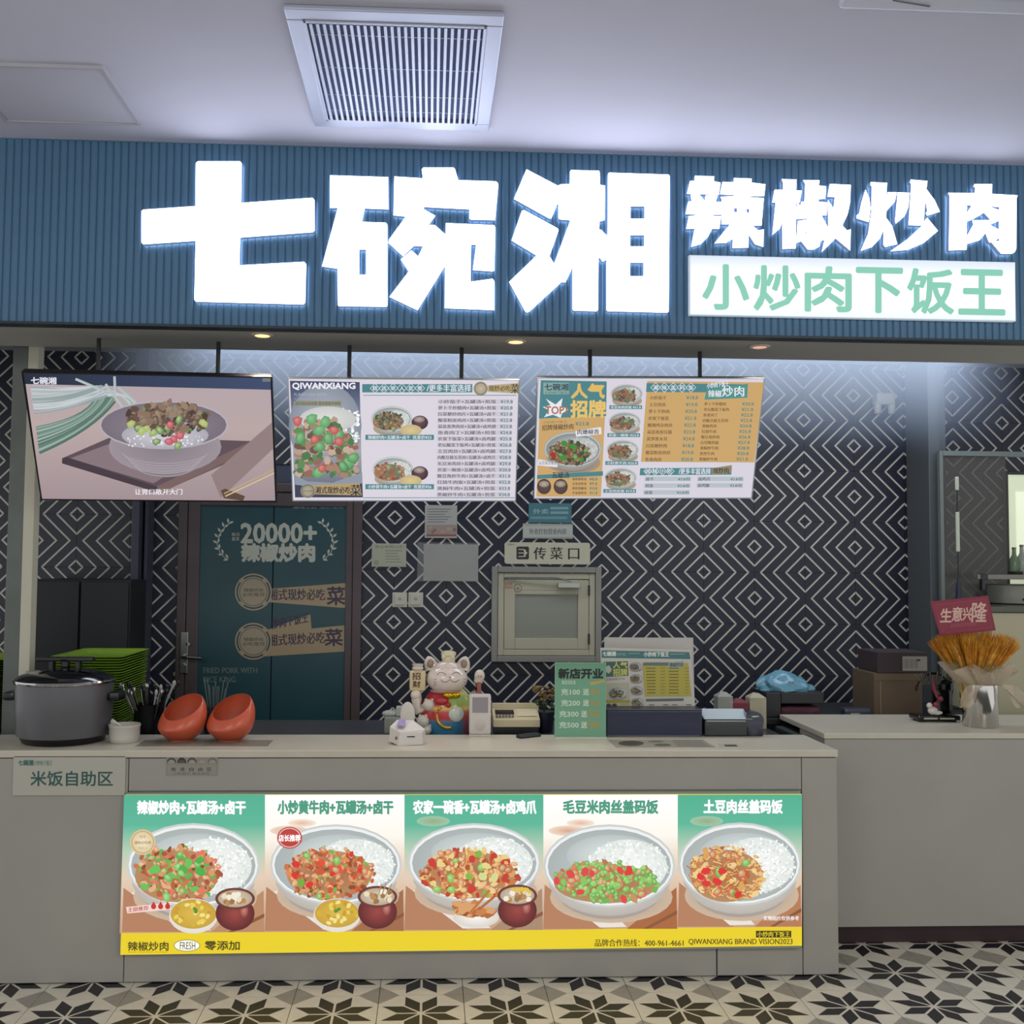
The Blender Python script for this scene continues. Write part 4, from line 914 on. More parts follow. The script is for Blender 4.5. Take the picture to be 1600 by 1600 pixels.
# blue bag on a black crate, at the join of the counters
a, b = at(1197, 1147, 4.98), at(1288, 1082, 4.98)
t = thing('plastic_crate', ((a.x+b.x)/2, 4.98, BS), 'black open-fronted crate behind the gap between the two counters', 'crate'); hw_ = (b.x-a.x)/2; hz_ = b.z-BS
obj('shell', MB().bbox((-hw_, 0, 0), (-hw_+.075, .24, hz_), .006).bbox((-hw_+.076, .002, hz_*.55), (hw_, .24, hz_), .006).bbox((-hw_+.076, .15, 0), (hw_, .24, hz_*.548), .004), M_dark, t)
obj('lining', MB().bbox((-hw_+.08, .02, .0), (hw_-.01, .14, hz_*.42), .02), mat('maroon_cloth', '#4a1c2e', .7, noise=.5, nscale=40), t)
bag = thing('plastic_bag', ((a.x+b.x)/2-.01, 5.09, BS+hz_), 'crumpled light blue plastic bag on top of the black crate', 'bag')
bm = bmesh.new(); bmesh.ops.create_icosphere(bm, subdivisions=4, radius=1)
from mathutils import noise as NZ
for v in bm.verts:
    nn = NZ.noise(v.co*2.5)*.22+NZ.noise(v.co*7)*.10; q = v.co*(1+nn)
    v.co = Vector((q.x*hw_*.93, q.y*.10, max(q.z, -.05)*.075*(1.15-.45*max(0, v.co.x))+.004))
mb = MB().bm(bm); obj('film', mb, mat('blue_bag', '#5f8ea3', .25, bump=.6, bscale=50), bag, smooth=True)
# packages left of crate
for (x0_, x1_, y0_, lb, col, nm) in ((1121, 1146, 1081, 'pale grey carton standing behind the black receipt printer', '#8f9086', 'carton'), (1144, 1171, 1092, 'dark red packet standing behind the black receipt printer', '#701c2c', 'packet'), (1171, 1198, 1083, 'cream folded paper packet behind the black receipt printer', '#a39c84', 'packet')):
    a, b = at(x0_, y0_, 4.72), at(x1_, y0_, 4.72); t = thing(nm, ((a.x+b.x)/2, 4.72, W), lb, 'box' if nm == 'carton' else 'packet')
    hw_ = (b.x-a.x)/2-.001; zz = a.z-W
    obj('shell', MB().bbox((-hw_, 0, 0), (hw_, .07, zz*.86), .004), mat(nm+col, col, .6, noise=.15, nscale=20), t)
    obj('lid', MB().add([(-hw_, .0, zz*.862), (hw_, 0, zz*.862), (hw_, .07, zz*.862), (-hw_, .07, zz*.862), (-hw_*.3, .035, zz), (hw_*.4, .035, zz*.97)], [(0,1,5,4),(1,2,5),(2,3,4,5),(3,0,4),(3,2,1,0)]), mat(nm+'l'+col, col, .6), t)

# black ornament (waterfall stand) on the side counter
p = atz(1462, 1128, RZ)
t = thing('desk_ornament', (p.x+.012, p.y+.03, RZ), 'black lacquer desk ornament with a curved hoop and white figurine', 'ornament')
obj('base', MB().bbox((-.10, -.045, .008), (.10, .055, .030), .006).bbox((-.085, -.035, 0), (-.06, .045, .009), .002).bbox((.06, -.035, 0), (.085, .045, .009), .002), mat('black_lacquer', '#06070a', .15), t)
obj('inlay', MB().box((-.075, -.0465, .014), (-.01, -.0455, .021)).box((.0, -.0465, .014), (.07, -.0465+.001, .021)), mat('silver_inlay', '#a9a79a', .4), t)
hp_ = [(.085*math.cos(a_), .01, .125+.095*math.sin(a_)) for a_ in [math.radians(-80+q*14) for q in range(19)]]
obj('hoop', MB().tube(hp_, .006), mat('hoop_metal', '#2a2420', .25, .8), t)
obj('rock', MB().bbox((.0, -.01, .031), (.085, .045, .15), .02).bbox((.03, -.005, .12), (.095, .04, .19), .02), mat('black_lacquer', '#06070a', .15), t)
tw = MB()
random.seed(11)
for q in range(9):
    x_ = -.09+q*.017; tw.tube([(x_*.6, .01, .17), (x_*.9, .0, .205+random.uniform(-.01, .015)), (x_*1.1, -.005, .215+random.uniform(-.02, .02))], .0028, 6)
obj('twigs', tw, mat('bronze_twig', '#6b6152', .35, .4), t)
obj('tassel', MB().tube([(-.02, -.02, .20), (-.012, -.02, .15), (.0, -.025, .11)], [.004, .009, .006]).ball((.012, -.028, .105), .013), mat('red_tassel', '#7a2434', .6), t)
fg = MB(); fg.ball((-.025, -.03, .052), .022, 12, (1.1, .8, .9)).ball((-.005, -.03, .042), .018, 12, (1.5, .8, .6)).ball((-.04, -.03, .075), .014, 12); obj('figurine', fg, mat('white_porcelain', '#c4bcb4', .3), t, smooth=True)
obj('bead', MB().ball((-.018, -.045, .082), .011, 12), mat('red_bead', '#8c2038', .3), t, smooth=True)

# silver vase with wheat, tulle and red card
p = atz(1530, 1139, RZ)
vy = p.y+.075; vx = at(1532, 1139, vy).x
VS = thing('flower_vase', (vx, vy, RZ), 'shiny silver cylinder vase on the side counter holding dried wheat', 'vase')
obj('cylinder', MB().lathe([(.05, 0), (.072, 0), (.0745, .004), (.0745, .19), (.071, .192), (.069, .188), (.069, .02), (.001, .015)], n=40, cap=False), mat('polished_steel', '#c9c6c2', .12, 1), VS, smooth=True)
WH = thing('dried_wheat_bunch', (vx-.03, vy, RZ+.03), 'dense bunch of golden dried wheat standing in the silver vase', 'wheat')
random.seed(21)
stem = MB(); ears = []
for i in range(299):
    a_ = random.random()*6.28; q = math.sqrt(random.random()); tx, ty = .205*q*math.cos(a_)*.98, .13*q*math.sin(a_)
    h_ = .375 + random.uniform(-.02, .022) - .035*q*q
    b0 = Vector((tx*.22, ty*.22, .01)); top = Vector((tx, ty, h_)); mid = b0.lerp(top, .55)+Vector((-tx*.18, -ty*.18, .02))
    if i < 150: stem.tube([b0, mid, top], .0012, 4)
    ears.append((mid, top))
st = obj('stalks', stem, mat('wheat_stalk', '#b59a5c', .7), WH, kind='stuff')
eb = MB()
eb.lathe([(.0006, 0), (.0052, .014), (.0075, .05), (.005, .085), (.0015, .115)], n=6)
for q in range(8):
    a_ = q*.785; eb.tube([(.004*math.cos(a_), .004*math.sin(a_), .05), (.015*math.cos(a_), .015*math.sin(a_), .12)], [.0012, .0005], 3)
cols = [mat('wheat_gold', '#c98a1e', .7, noise=.3, nscale=40), mat('wheat_amber', '#b8741a', .7, noise=.3, nscale=40), mat('wheat_pale', '#d6a545', .7, noise=.3, nscale=40)]
ms = []
for c in cols: ms.append(eb.mesh('ear', c))
for i, (m_, tp) in enumerate(ears[:290]):
    o = bpy.data.objects.new('ear', ms[random.choice((0, 0, 1, 1, 2))]); C.objects.link(o); o.parent = WH
    dd = (tp-m_).normalized(); o.rotation_euler = dd.to_track_quat('Z', 'Y').to_euler(); o.location = tp-dd*.11
# tulle wrap
TU = thing('tulle_wrap', (vx, vy, RZ+.205), 'crumpled pale tulle wrapped around the wheat above the vase', 'cloth')
for k_, (r0, r1, zz, al) in enumerate(((.078, .150, .085, .8), (.076, .12, .075, .9))):
    mb = MB(); n = 72; rows = 9; vs = []
    for j in range(rows):
        u = j/(rows-1)
        for i in range(n):
            a_ = 2*math.pi*i/n; wv = .018*math.sin(a_*7+k_*2+u*2)+.012*math.sin(a_*13+1.3*k_+u*5)
            r_ = (r0+(r1-r0)*u**.7)+wv*(u*1.0+.25); vs.append((r_*math.cos(a_), r_*.75*math.sin(a_), zz*(u-.25)+.02*math.sin(a_*5+k_)*u))
    mb.add(vs, [(j*n+i, j*n+(i+1) % n, (j+1)*n+(i+1) % n, (j+1)*n+i) for j in range(rows-1) for i in range(n)])
    obj('tulle_layer', mb, mat('pale_tulle', '#c6b6a0', .8, alpha=.45), TU, smooth=True)
tl = MB(); rows = 7
vs = []
for j in range(rows):
    u = j/(rows-1)
    for i in range(8): vs.append((-.10-.05*u+.012*i*(1-.5*u)-.012*math.sin(i+u*4), -.083-.01*math.sin(i*1.7+u*3), -.01-.10*u))
tl.add(vs, [(j*8+i, j*8+i+1, (j+1)*8+i+1, (j+1)*8+i) for j in range(rows-1) for i in range(7)])
obj('tulle_tail', tl, mat('pale_tulle', '#c6b6a0', .8, alpha=.45), TU, smooth=True)
tl2 = MB(); tl2.add([(-v_[0]+.02, v_[1], v_[2]) for v_ in vs], tl.f); obj('tulle_tail', tl2, mat('pale_tulle', '#c6b6a0', .8, alpha=.45), TU, smooth=True)
# red greeting card
q4 = [at(1453, 940, vy-.02), at(1544, 930.5, vy-.02), at(1556, 985, vy-.02), at(1469, 994, vy-.02)]
cc = sum(q4, Vector())/4
t = thing('greeting_card', (cc.x, vy-.02, min(v_.z for v_ in q4)), 'red card with pale brush lettering stuck into the dried wheat', 'card')
base = Vector(t.location)
mb = MB(); pts = [(v_.x-base.x, v_.z-base.z) for v_ in q4]; mb.prism(pts, 0, .002); obj('card', mb, mat('red_card', '#7a1a34', .5), t)
mb = MB().tube([(cc.x-base.x, .006, .0), (cc.x-base.x+.01, .008, -.16)], .002); obj('pick', mb, mat('pick_wood', '#b59a5c', .7), t)
art = Art((base.x, vy-.02, base.z), (0, -1, 0))
art.poly([(1459, 944), (1541, 935.5), (1551, 982), (1472, 990)], '#8a2438'); art.poly([(1461, 946), (1539, 937.5), (1549, 980), (1474, 988)], '#7e1c33')
x = 1469; 
for s_, w_, dy in (('生', 17, 0), ('意', 16, -1), ('兴', 13, 1), ('隆', 23, -6)):
    art.text(s_, x, 951+dy-(x-1469)*.08, x+w_, 972-(x-1469)*.08+(4 if s_ == '隆' else 0), '#c9a596', .02, heavy=.5, shear=1.5); x += w_+1
for q in range(3): art.line([(1485, 976+q*2), (1525, 972+q*2)], .5, '#a8505c')
art.build('card_print', print_mat('matte_print'), t)

# pale cooking bench at far right with pot and ladle
a, b = at(1549, 951, 5.15), at(1600, 960, 5.15)
t = thing('cooking_bench', (a.x+.4, 5.15, 0), 'cream panelled cooking bench at the far right edge', 'bench')
obj('cabinet', MB().bbox((-.40, .0, 0), (.5, .57, a.z-.02), .004), mat('cream_bench', '#aaa488', .5), t)
obj('bench_top', MB().bbox((-.42, -.02, a.z-.018), (.5, .59, a.z+.012), .003), mat('steel_bench_top', '#55544e', .35, .8), t)
bz = a.z+.012
pa, pb = at(1568, 915, 5.30), at(1568, 943, 5.30)
t2 = thing('stock_pot', (pa.x+.23, 5.50, bz), 'large pale steel pot on the cooking bench, cut by the frame', 'pot')
obj('pot_body', MB().lathe([(.17, 0), (.185, .008), (.19, pa.z-bz), (.196, pa.z-bz+.004), (.18, pa.z-bz), (.175, .02), (.001, .02)], n=40, cap=False), mat('pale_steel_pot', '#8b8b80', .35, .6), t2, smooth=True)
obj('rivet', MB().ball((-.10, -.16, .03), .006, 8).ball((-.04, -.183, .03), .006, 8), M_black, t2)
g0 = at(1517, 902, 5.2); g1 = at(1640, 900, 5.2); g2 = at(1515, 925, 5.2)
t3 = thing('pan_with_handle', (g0.x+.30, 5.2, bz), 'flat steel pan whose bent black handle reaches left of the bench', 'pan')
L = lambda v_: (v_.x-(g0.x+.30), v_.y-5.2, v_.z-bz)
obj('pan_bowl', MB().lathe([(.04, .07), (.085, .09), (.09, .10), (.085, .097), (.04, .078)], (.12, .0, 0), 28, cap=True), M_steel, t3, smooth=True)
obj('shaft', MB().bbox((L(at(1526, 905, 5.2))[0], -.012, L(at(1526, 905, 5.2))[2]), (.10, .008, L(at(1526, 897.5, 5.2))[2]), .003), mat('grey_shaft', '#77736c', .4, .5), t3)
obj('handle', MB().bbox((L(at(1516, 0, 5.2))[0], -.016, L(at(1516, 922, 5.2))[2]), (L(at(1521, 0, 5.2))[0], .012, L(at(1521, 896, 5.2))[2]), .005).bbox((L(at(1514, 0, 5.2))[0], -.014, L(at(1516, 906, 5.2))[2]), (L(at(1526, 0, 5.2))[0], .01, L(at(1521, 896.5, 5.2))[2]), .005), M_black, t3)
# three bottles on the lit window sill
sill = at(1590, 893, 5.72); 
obj('window_sill', MB().bbox((at(1571, 0, 5.72).x-.02, 5.62, sill.z-.02), (at(1700, 0, 5.72).x, 5.868, sill.z), .002), mat('sill_steel', '#6e706a', .4, .5), w2)
for x_, h_, lb, c in ((1585, .125, 'green glass bottle with a narrow neck on the lit window sill', '#5c7a5c'), (1597, .14, 'clear glass bottle beside the green one, cut by the frame', '#8b8f88')):
    q = at(x_, 893, 5.72)
    t = thing('glass_bottle', (q.x, 5.72, sill.z), lb, 'bottle', 'bottles on the window sill')
    obj('bottle_body', MB().lathe([(.001, 0), (.026, 0), (.028, .01), (.028, h_*.5), (.012, h_*.75), (.010, h_)], n=18), mat('bottle_glass'+c, c, .15, alpha=.75), t, smooth=True)
    obj('bottle_cap', MB().lathe([(.0115, h_), (.0115, h_+.012), (.001, h_+.013)], n=14), mat('bottle_cap', '#7b6a5a', .4), t)

# ---------------------------------------------------------------- things on the main counter, left to right
# rice cooker
cx_ = atz(93, 1160, CT).x; cy_ = 4.30; cr = .188
RCK = thing('rice_cooker', (cx_, cy_, CT), 'big dark grey rice cooker with black glass lid at left', 'cooker')
obj('pot_body', MB().lathe([(cr*.93, .028), (cr*.95, .03), (cr*.99, .12), (cr, .225), (cr*.99, .236), (cr*.96, .236), (cr*.94, .10), (.001, .09)], n=64, cap=False), mat('cooker_grey', '#58575a', .38, .35), RCK, smooth=True)
obj('base_ring', MB().lathe([(.001, 0), (cr*.80, 0), (cr*.84, .004), (cr*.90, .027), (.001, .028)], n=56), M_black, RCK, smooth=True)
obj('rim', MB().lathe([(cr*.97, .236), (cr*1.035, .238), (cr*1.045, .244), (cr*1.03, .250), (cr*.96, .252)], n=64, cap=False), mat('chrome_rim', '#b8b6b4', .12, 1), RCK, smooth=True)
lid = obj('lid', MB().lathe([(cr*1.02, .250), (cr*.96, .262), (cr*.8, .275), (cr*.5, .288), (cr*.2, .294), (.001, .295)], n=64, cap=False), mat('dark_lid', '#0d0e14', .10, .3, coat=.6), RCK, smooth=True)
obj('lid_knob', MB().lathe([(.022, .293), (.016, .30), (.016, .322), (.03, .328), (.001, .329)], n=20).bbox((-.115, -.022, .318), (.115, .022, .337), .008).bbox((.045, -.018, .288), (.062, .018, .32), .004).bbox((-.062, -.018, .288), (-.045, .018, .32), .004), M_black, lid)
for sx in (-1, 1): obj('side_handle', MB().bbox((sx*cr*.97 if sx > 0 else sx*cr*1.24, -.05, .165), (sx*cr*1.24 if sx > 0 else sx*cr*.97, .05, .20), .014), M_black, RCK)
obj('latch', MB().bbox((-.145, -.05, .262), (-.09, -.02, .283), .006), mat('latch_steel', '#8c8a80', .3, .8), lid)

# green trays
def tray_mesh(hx, hy, mt):
    def ring(sx, sy, z, r=.03, k=4):
        o = []
        for (ux, uy, s0) in ((1, 1, 0), (-1, 1, 90), (-1, -1, 180), (1, -1, 270)):
            for q in range(k):
                a_ = math.radians(s0+q*90/(k-1)); o.append((ux*(sx-r)+r*math.cos(a_), uy*(sy-r)+r*math.sin(a_), z))
        return o
    rs = [ring(hx, hy, .018), ring(hx-.006, hy-.006, .0195), ring(hx-.012, hy-.012, .017), ring(hx-.028, hy-.028, .002), ring(hx-.03, hy-.03, 0)]
    rs2 = [ring(hx-.001, hy-.001, .0155), ring(hx-.014, hy-.014, .0145), ring(hx-.03, hy-.03, -.0015)]
    mb = MB(); n = 16; vs = sum(rs, []); k = len(rs)
    f = [(j*n+i, j*n+(i+1) % n, (j+1)*n+(i+1) % n, (j+1)*n+i) for j in range(k-1) for i in range(n)]+[tuple((k-1)*n+i for i in range(n))]
    mb.add(vs, f)
    vs = sum([rs[0]]+rs2, []); f = [(j*n+i, (j+1)*n+i, (j+1)*n+(i+1) % n, j*n+(i+1) % n) for j in range(3) for i in range(n)]+[tuple(reversed([3*n+i for i in range(n)]))]
    mb.add(vs, f)
    me = mb.mesh('serving_tray', mt, smooth=50); return me
M_tray = mat('lime_tray', '#6f8f28', .4, noise=.08, nscale=10)
c1, c2, c3 = atz(88, 1028, 1.20), atz(197, 1028, 1.20), atz(237, 1013, 1.20)
ang = .0
tcx, tcy = -1.475, 4.752
tw_, th_ = .157, .225
tray_me = tray_mesh(tw_, th_, M_tray)
sg = 'green trays stacked behind the rice cooker'
ORD = 'first second third fourth fifth sixth seventh eighth ninth tenth eleventh twelfth thirteenth fourteenth fifteenth sixteenth seventeenth eighteenth nineteenth twentieth twenty-first twenty-second twenty-third twenty-fourth twenty-fifth twenty-sixth twenty-seventh twenty-eighth twenty-ninth thirtieth'.split()
random.seed(31); NT = 29; dz = (1.196-W-.018)/(NT-1)
for i in range(NT):
    o = bpy.data.objects.new('serving_tray', tray_me); C.objects.link(o)
    sh = -.028*(1-i/(NT-1))
    o.location = (tcx+sh+random.uniform(-.002, .002), tcy+random.uniform(-.002, .002), W+.002+i*dz); o.rotation_euler = (0, 0, random.uniform(-.012, .012))
    lb = 'topmost lime green tray of the tall stack behind the cooker' if i == NT-1 else 'lime green tray, '+ORD[NT-1-i]+' from the top of the stack behind the cooker' if i else 'bottom lime green tray of the stack behind the cooker'
    tag(o, lb, 'tray', sg)
q = atz(-8, 1020, 1.2)
for i in range(27):
    o = bpy.data.objects.new('serving_tray', tray_me); C.objects.link(o); o.location = (-2.015, 4.752, W+.002+i*dz); o.rotation_euler = (0, 0, random.uniform(-.01, .01))
    tag(o, 'lime green tray, '+ORD[26-i]+' from the top of the stack at the left edge', 'tray', 'green trays at the left edge')

# white ramekin with spoon
p = atz(187, 1163, CT); r_ = .062
t = thing('ramekin', (p.x, p.y+r_, CT), 'small white ribbed ramekin dish between cooker and orange bowls', 'dish')
prof = [(r_*.86, 0), (r_*.92, .004), (r_*.96, .02), (r_*.96, .058), (r_, .061), (r_, .071), (r_*.93, .071), (r_*.88, .02), (.001, .012)]
rb = MB(); rb.lathe(prof, n=64, cap=False); n_ = 64
rb.v = [((x*(1+.012*math.cos(32*math.atan2(y, x))) if .01 < z < .06 else x), (y*(1+.012*math.cos(32*math.atan2(y, x))) if .01 < z < .06 else y), z) for x, y, z in rb.v]
obj('dish_body', rb, mat('ramekin_white', '#b9b5ab', .3), t, smooth=True)
t2 = thing('soup_spoon', (p.x, p.y+r_, CT+.014), 'white plastic spoon lying across the small ramekin', 'spoon')
obj('spoon_bowl', MB().ball((.02, -.01, .02), .02, 12, (.8, 1.2, .45)), M_wplas, t2, smooth=True)
obj('spoon_handle', MB().tube([(.015, -.012, .03), (-.025, -.045, .07), (-.035, -.055, .078)], [.004, .006, .009]), M_wplas, t2, smooth=True)

# cutlery canister
p = at(232, 1140, 4.56)
t = thing('cutlery_canister', (p.x, 4.56, W), 'dark steel canister holding spoons behind the orange bowls', 'canister')
hc = at(232, 1103, 4.5).z-W
obj('canister_body', MB().lathe([(.055, 0), (.062, .003), (.064, hc), (.067, hc+.004), (.060, hc), (.058, .02), (.001, .015)], n=36, cap=False), mat('dark_steel', '#2a2c30', .28, .8), t, smooth=True)
random.seed(41)
for i in range(26):
    a_ = random.random()*6.28; q = random.random()**.5
    b0 = Vector((.04*q*math.cos(a_), .04*q*math.sin(a_), .02)); L = hc+random.uniform(.03, .075)
    dx, dy = .085*q*math.cos(a_)*1.05, .07*q*math.sin(a_)
    s_ = thing('steel_spoon', (p.x+b0.x, 4.56+b0.y, W+b0.z), 'steel spoon standing in the dark cutlery canister', 'spoon', 'spoons in the canister')
    kk = (0, 1, 1, 0, 2, 1)[i % 6]; mt = [M_steel, mat('dark_cutlery', '#1b1d24', .3, .4), mat('white_cutlery', '#a9a7a2', .3)][kk]; s_['label'] = ('bright steel spoon', 'blackish spoon', 'white plastic spoon')[kk]+' standing in the dark cutlery canister'; s_['group'] = ('steel', 'blackish', 'white')[kk]+' spoons in the canister'
    obj('spoon_handle', MB().tube([(0, 0, 0), (dx*.5, dy*.5, L*.55), (dx, dy, L)], [.002, .003, .0045], 6), mt, s_)
    obj('spoon_tip', MB().ball((dx, dy, L), .010, 10, (.7, .5, 1.4)), mt, s_, smooth=True)
# short dark cup of chopsticks reflected behind second bowl
p = at(335, 1150, 4.60)
t = thing('chopstick_cup', (p.x, 4.60, W), 'clear cup of grey chopsticks behind the right orange bowl', 'cup')
obj('cup_body', MB().lathe([(.038, 0), (.045, .002), (.05, .12), (.047, .12), (.042, .01), (.001, .008)], n=28, cap=False), mat('smoked_cup', '#30383c', .2, alpha=.6), t, smooth=True)
for i in range(12):
    a_ = random.random()*6.28; q = random.random()**.5
    s_ = obj('chopstick', MB().tube([(0, 0, 0), (.05*q*math.cos(a_), .03*q*math.sin(a_), .205+random.uniform(-.02, .02))], .0028, 6), mat('grey_chopstick', '#4f5a5c', .5))
    s_.location = (p.x+.02*q*math.cos(a_), 4.60+.02*q*math.sin(a_), W+.012); tag(s_, 'thin grey chopstick standing in the smoked cup', 'chopstick', 'chopsticks in the cup')

# orange tilted bowls
def orange(px_, lb, wob):
    p = atz(px_, 1160, CT)
    t = thing('slanted_bowl', (p.x, p.y+.062, CT), lb, 'bowl', 'slanted orange bowls')
    mb = MB(); n = 56; R = .097; prof = []
    for j in range(15):
        u = j/14; th = -1.15+u*1.75; prof.append((R*math.cos(th), R*math.sin(th)))
    zb_ = prof[0][1]; Mt = Matrix.Rotation(math.radians(24), 4, 'X') @ Matrix.Rotation(math.radians(20), 4, 'Y').inverted()
    outer = [(r, z-zb_) for r, z in prof]; inner = [(max(r-.005, .001), z-zb_+.003) for r, z in reversed(prof)]
    fullp = [(.001, 0)]+outer+[(outer[-1][0]-.002, outer[-1][1]+.002)]+inner+[(.001, .004)]
    vs = []
    for r, z in fullp:
        for i in range(n):
            a_ = 2*math.pi*i/n; x, y = r*math.cos(a_), r*math.sin(a_)
            k = min(1, z/.14); # slant the mouth: low at front left, high at back right
            zz = z*(1+.40*(y*.92+x*.40)/R*min(1, z/.10))-.012*k if z > .0 else z
            vs.append((x+.008*k, y-.006*k, max(zz, 0)))
    f = [(j*n+i, j*n+(i+1) % n, (j+1)*n+(i+1) % n, (j+1)*n+i) for j in range(len(fullp)-1) for i in range(n)]
    mb.add(vs, f)
    obj('bowl_shell', mb, mat('orange_melamine', '#c0563a', .32), t, smooth=60)
    obj('foot_ring', MB().lathe([(.038, -.001), (.046, -.001), (.046, .008), (.038, .008)], n=36, cap=False), mat('orange_melamine', '#c0563a', .32), t)
    tc = thing('condiment', (p.x, p.y+.062, CT+.012), 'dark chilli condiment filling the '+wob+' orange bowl', 'food'); tc['kind'] = 'thing'
    mb = MB().lathe([(.04, 0), (.070, .018), (.074, .030), (.05, .036), (.001, .038)], (.004, 0, .004), 30)
    obj('sauce', mb, mat('chilli_sauce', '#5c1f14', .4, noise=.6, nscale=90, bump=.8, bscale=120), tc, smooth=True)
    ts = thing('sauce_spoon', (p.x+.0, p.y+.035, CT+.054), 'white spoon handle hooked in the '+wob+' orange bowl', 'spoon')
    obj('handle', MB().tube([(-.012, -.018, 0), (-.010, -.020, .016), (0, -.02, .022), (.010, -.018, .016), (.012, -.014, .0)] if wob == 'left' else [(-.02, -.02, .004), (-.008, -.022, .014), (.006, -.02, .01), (.022, -.016, .002)], .0052, 10), mat('spoon_white', '#d6d2ca', .3), ts, smooth=True)
orange(277, 'left slanted orange-red bowl, next to the white ramekin', 'left')
orange(354, 'right slanted orange-red bowl, farther from the white ramekin', 'right')

# ---------------------------------------------------------------- lucky cat
KY = 4.60
kx = at(700, 1100, KY).x; sc_ = KY/FPX*.985       # metres per measured pixel
M_por = mat('cat_porcelain', '#d0c2b6', .18, coat=.5); M_gold = mat('cat_gold', '#c09a3a', .25, .6)
CAT = thing('lucky_cat', (kx, KY, W), 'white porcelain lucky cat with raised paws and a rainbow body', 'figurine')
kz = at(700, 1146, KY).z - W
def kp(x, y): return ((x-699)*sc_, kz+(1146-y)*sc_)
hx, hz_ = kp(697, 1056)
body = MB(); bz_ = kz
prof = []
for u in [i/14 for i in range(15)]: prof.append((( .075+.030*math.sin(u*math.pi*.95)) * (1-.42*u**3), u*(kp(0, 1072)[1])))
prof = [(.001, 0)]+prof
CB = body.lathe(prof, n=48, cap=False, sx=1.25, sy=.85)
bme = body.mesh('body', mat('cat_body', '#ffffff', .18, coat=.5), smooth=True)
# painted glaze bands of the body (print colours of the real figurine)
ca_ = bme.color_attributes.new('Col', 'FLOAT_COLOR', 'POINT')
top = kp(0, 1072)[1]
for i, v_ in enumerate(bme.vertices):
    u = v_.co.z/top; x = v_.co.x/.12
    if u < .30: c = '#3d7c9c' if x < .55 else '#8c4a5c'
    elif u < .52: c = '#b2343e' if abs(x+.2) < .75 else '#a04038'
    elif u < .60: c = '#d6b04a'
    elif u < .80: c = '#a8323a' if x < -.05 else '#93a85a'
    else: c = '#b5323c' if x < .1 else '#c9c08a'
    cl = lin(c); ca_.data[i].color = (*cl, 1)
bme.materials.clear(); m_ = print_mat('glazed_print', rough=.18); bme.materials.append(m_)
obj('body', bme, None, CAT)
obj('belly_plaque', MB().ball((.035, -.083, kp(0, 1112)[1]), .034, 18, (1.0, .35, 1.0)), mat('plaque_pearl', '#b5bcb0', .2, coat=.5), CAT, smooth=True)
obj('gold_scroll', MB().tube([(.0+.05*math.cos(a_), -.085-.01*math.cos(a_), kp(0, 1115)[1]+.05*math.sin(a_)) for a_ in [2.2+q*.35 for q in range(9)]], .007), M_gold, CAT, smooth=True)
obj('chest_ribbon', MB().ball((-.028, -.075, kp(0, 1092)[1]), .02, 12, (1.5, .6, .9)).ball((.0, -.08, kp(0, 1098)[1]), .012, 10), mat('cat_red', '#a5282e', .3), CAT, smooth=True)
hd = obj('head', MB().ball((hx, -.02, kp(0, 1058)[1]), .001, 4).ball((hx, -.02, kp(0, 1060)[1]), .0915, 32, (1.0, .82, .70)).ball((hx, -.02, kp(0, 1047)[1]), .06, 24, (1.0, .9, .75)), M_por, CAT, smooth=True)
hzc = kp(0, 1060)[1]
for sx in (-1, 1):
    ear = obj('ear', MB().lathe([(.034, 0), (.031, .02), (.024, .04), (.012, .055), (.001, .06)], (0, 0, 0), 16, sy=.55), M_por, hd, smooth=True)
    ear.location = (hx+sx*.066, .0, hzc+.040); ear.rotation_euler = (0, sx*.32, 0)
    obj('inner_ear', MB().ball((hx+sx*.074, -.018, hzc+.066), .015, 12, (1, .5, 1.3)), mat('ear_tan', '#8c7a66', .4), hd, smooth=True)
# face lines lie on the head surface
def onhead(x, z):
    dx = (x-hx)/.0915; dz2 = (z-hzc)/(.0915*.70); q = 1-dx*dx-dz2*dz2; y1 = -.02-.0915*.82*math.sqrt(max(q, 0))
    dx = (x-hx)/.06; dz2 = (z-kp(0, 1047)[1])/(.06*.75); q = 1-dx*dx-dz2*dz2
    y2 = -.02-.06*.9*math.sqrt(q) if q > 0 else 0
    return (x, min(y1, y2)-.0005, z)
M_ink = mat('face_ink', '#5c4638', .4)
def face(name, pts, r, m=M_ink):
    pts2 = [kp(*p) for p in pts]; obj(name, MB().tube([onhead(*p) for p in pts2], r, 6), m, hd)
face('eye', [(681, 1052), (685, 1048), (690, 1048), (695, 1051)], .0013); face('eye', [(704, 1051), (708, 1048), (713, 1048), (717, 1051)], .0013)
face('mouth', [(687, 1059), (691, 1062), (696, 1062), (701, 1058), (706, 1062), (711, 1062), (715, 1059)], .0014)
obj('nose', MB().ball(onhead(*kp(701, 1055)), .004, 8, (1.3, .6, .8)), mat('nose_pink', '#b08076', .4), hd)
for sx in (-1, 1):
    for q in range(3): face('whisker', [(701+sx*21, 1058+q*4), (701+sx*25, 1060+q*4.5)], .0009)
obj('crown', MB().lathe([(.026, 0), (.030, .012), (.028, .026), (.034, .034), (.033, .046), (.02, .052), (.001, .053)], (hx+.006, -.01, kp(0, 1035)[1]), 20).ball((hx-.015, -.03, kp(0, 1026)[1]), .012, 10).ball((hx+.022, -.03, kp(0, 1026)[1]), .012, 10), mat('crown_pale_gold', '#cfc4a4', .25, coat=.4), hd, smooth=True)
obj('collar', MB().lathe([(.066, 0), (.072, .006), (.066, .013)], (hx-.004, -.012, kp(0, 1081)[1]), 30, cap=False, sy=.8), mat('collar_pink', '#b08a8a', .3), CAT, smooth=True)
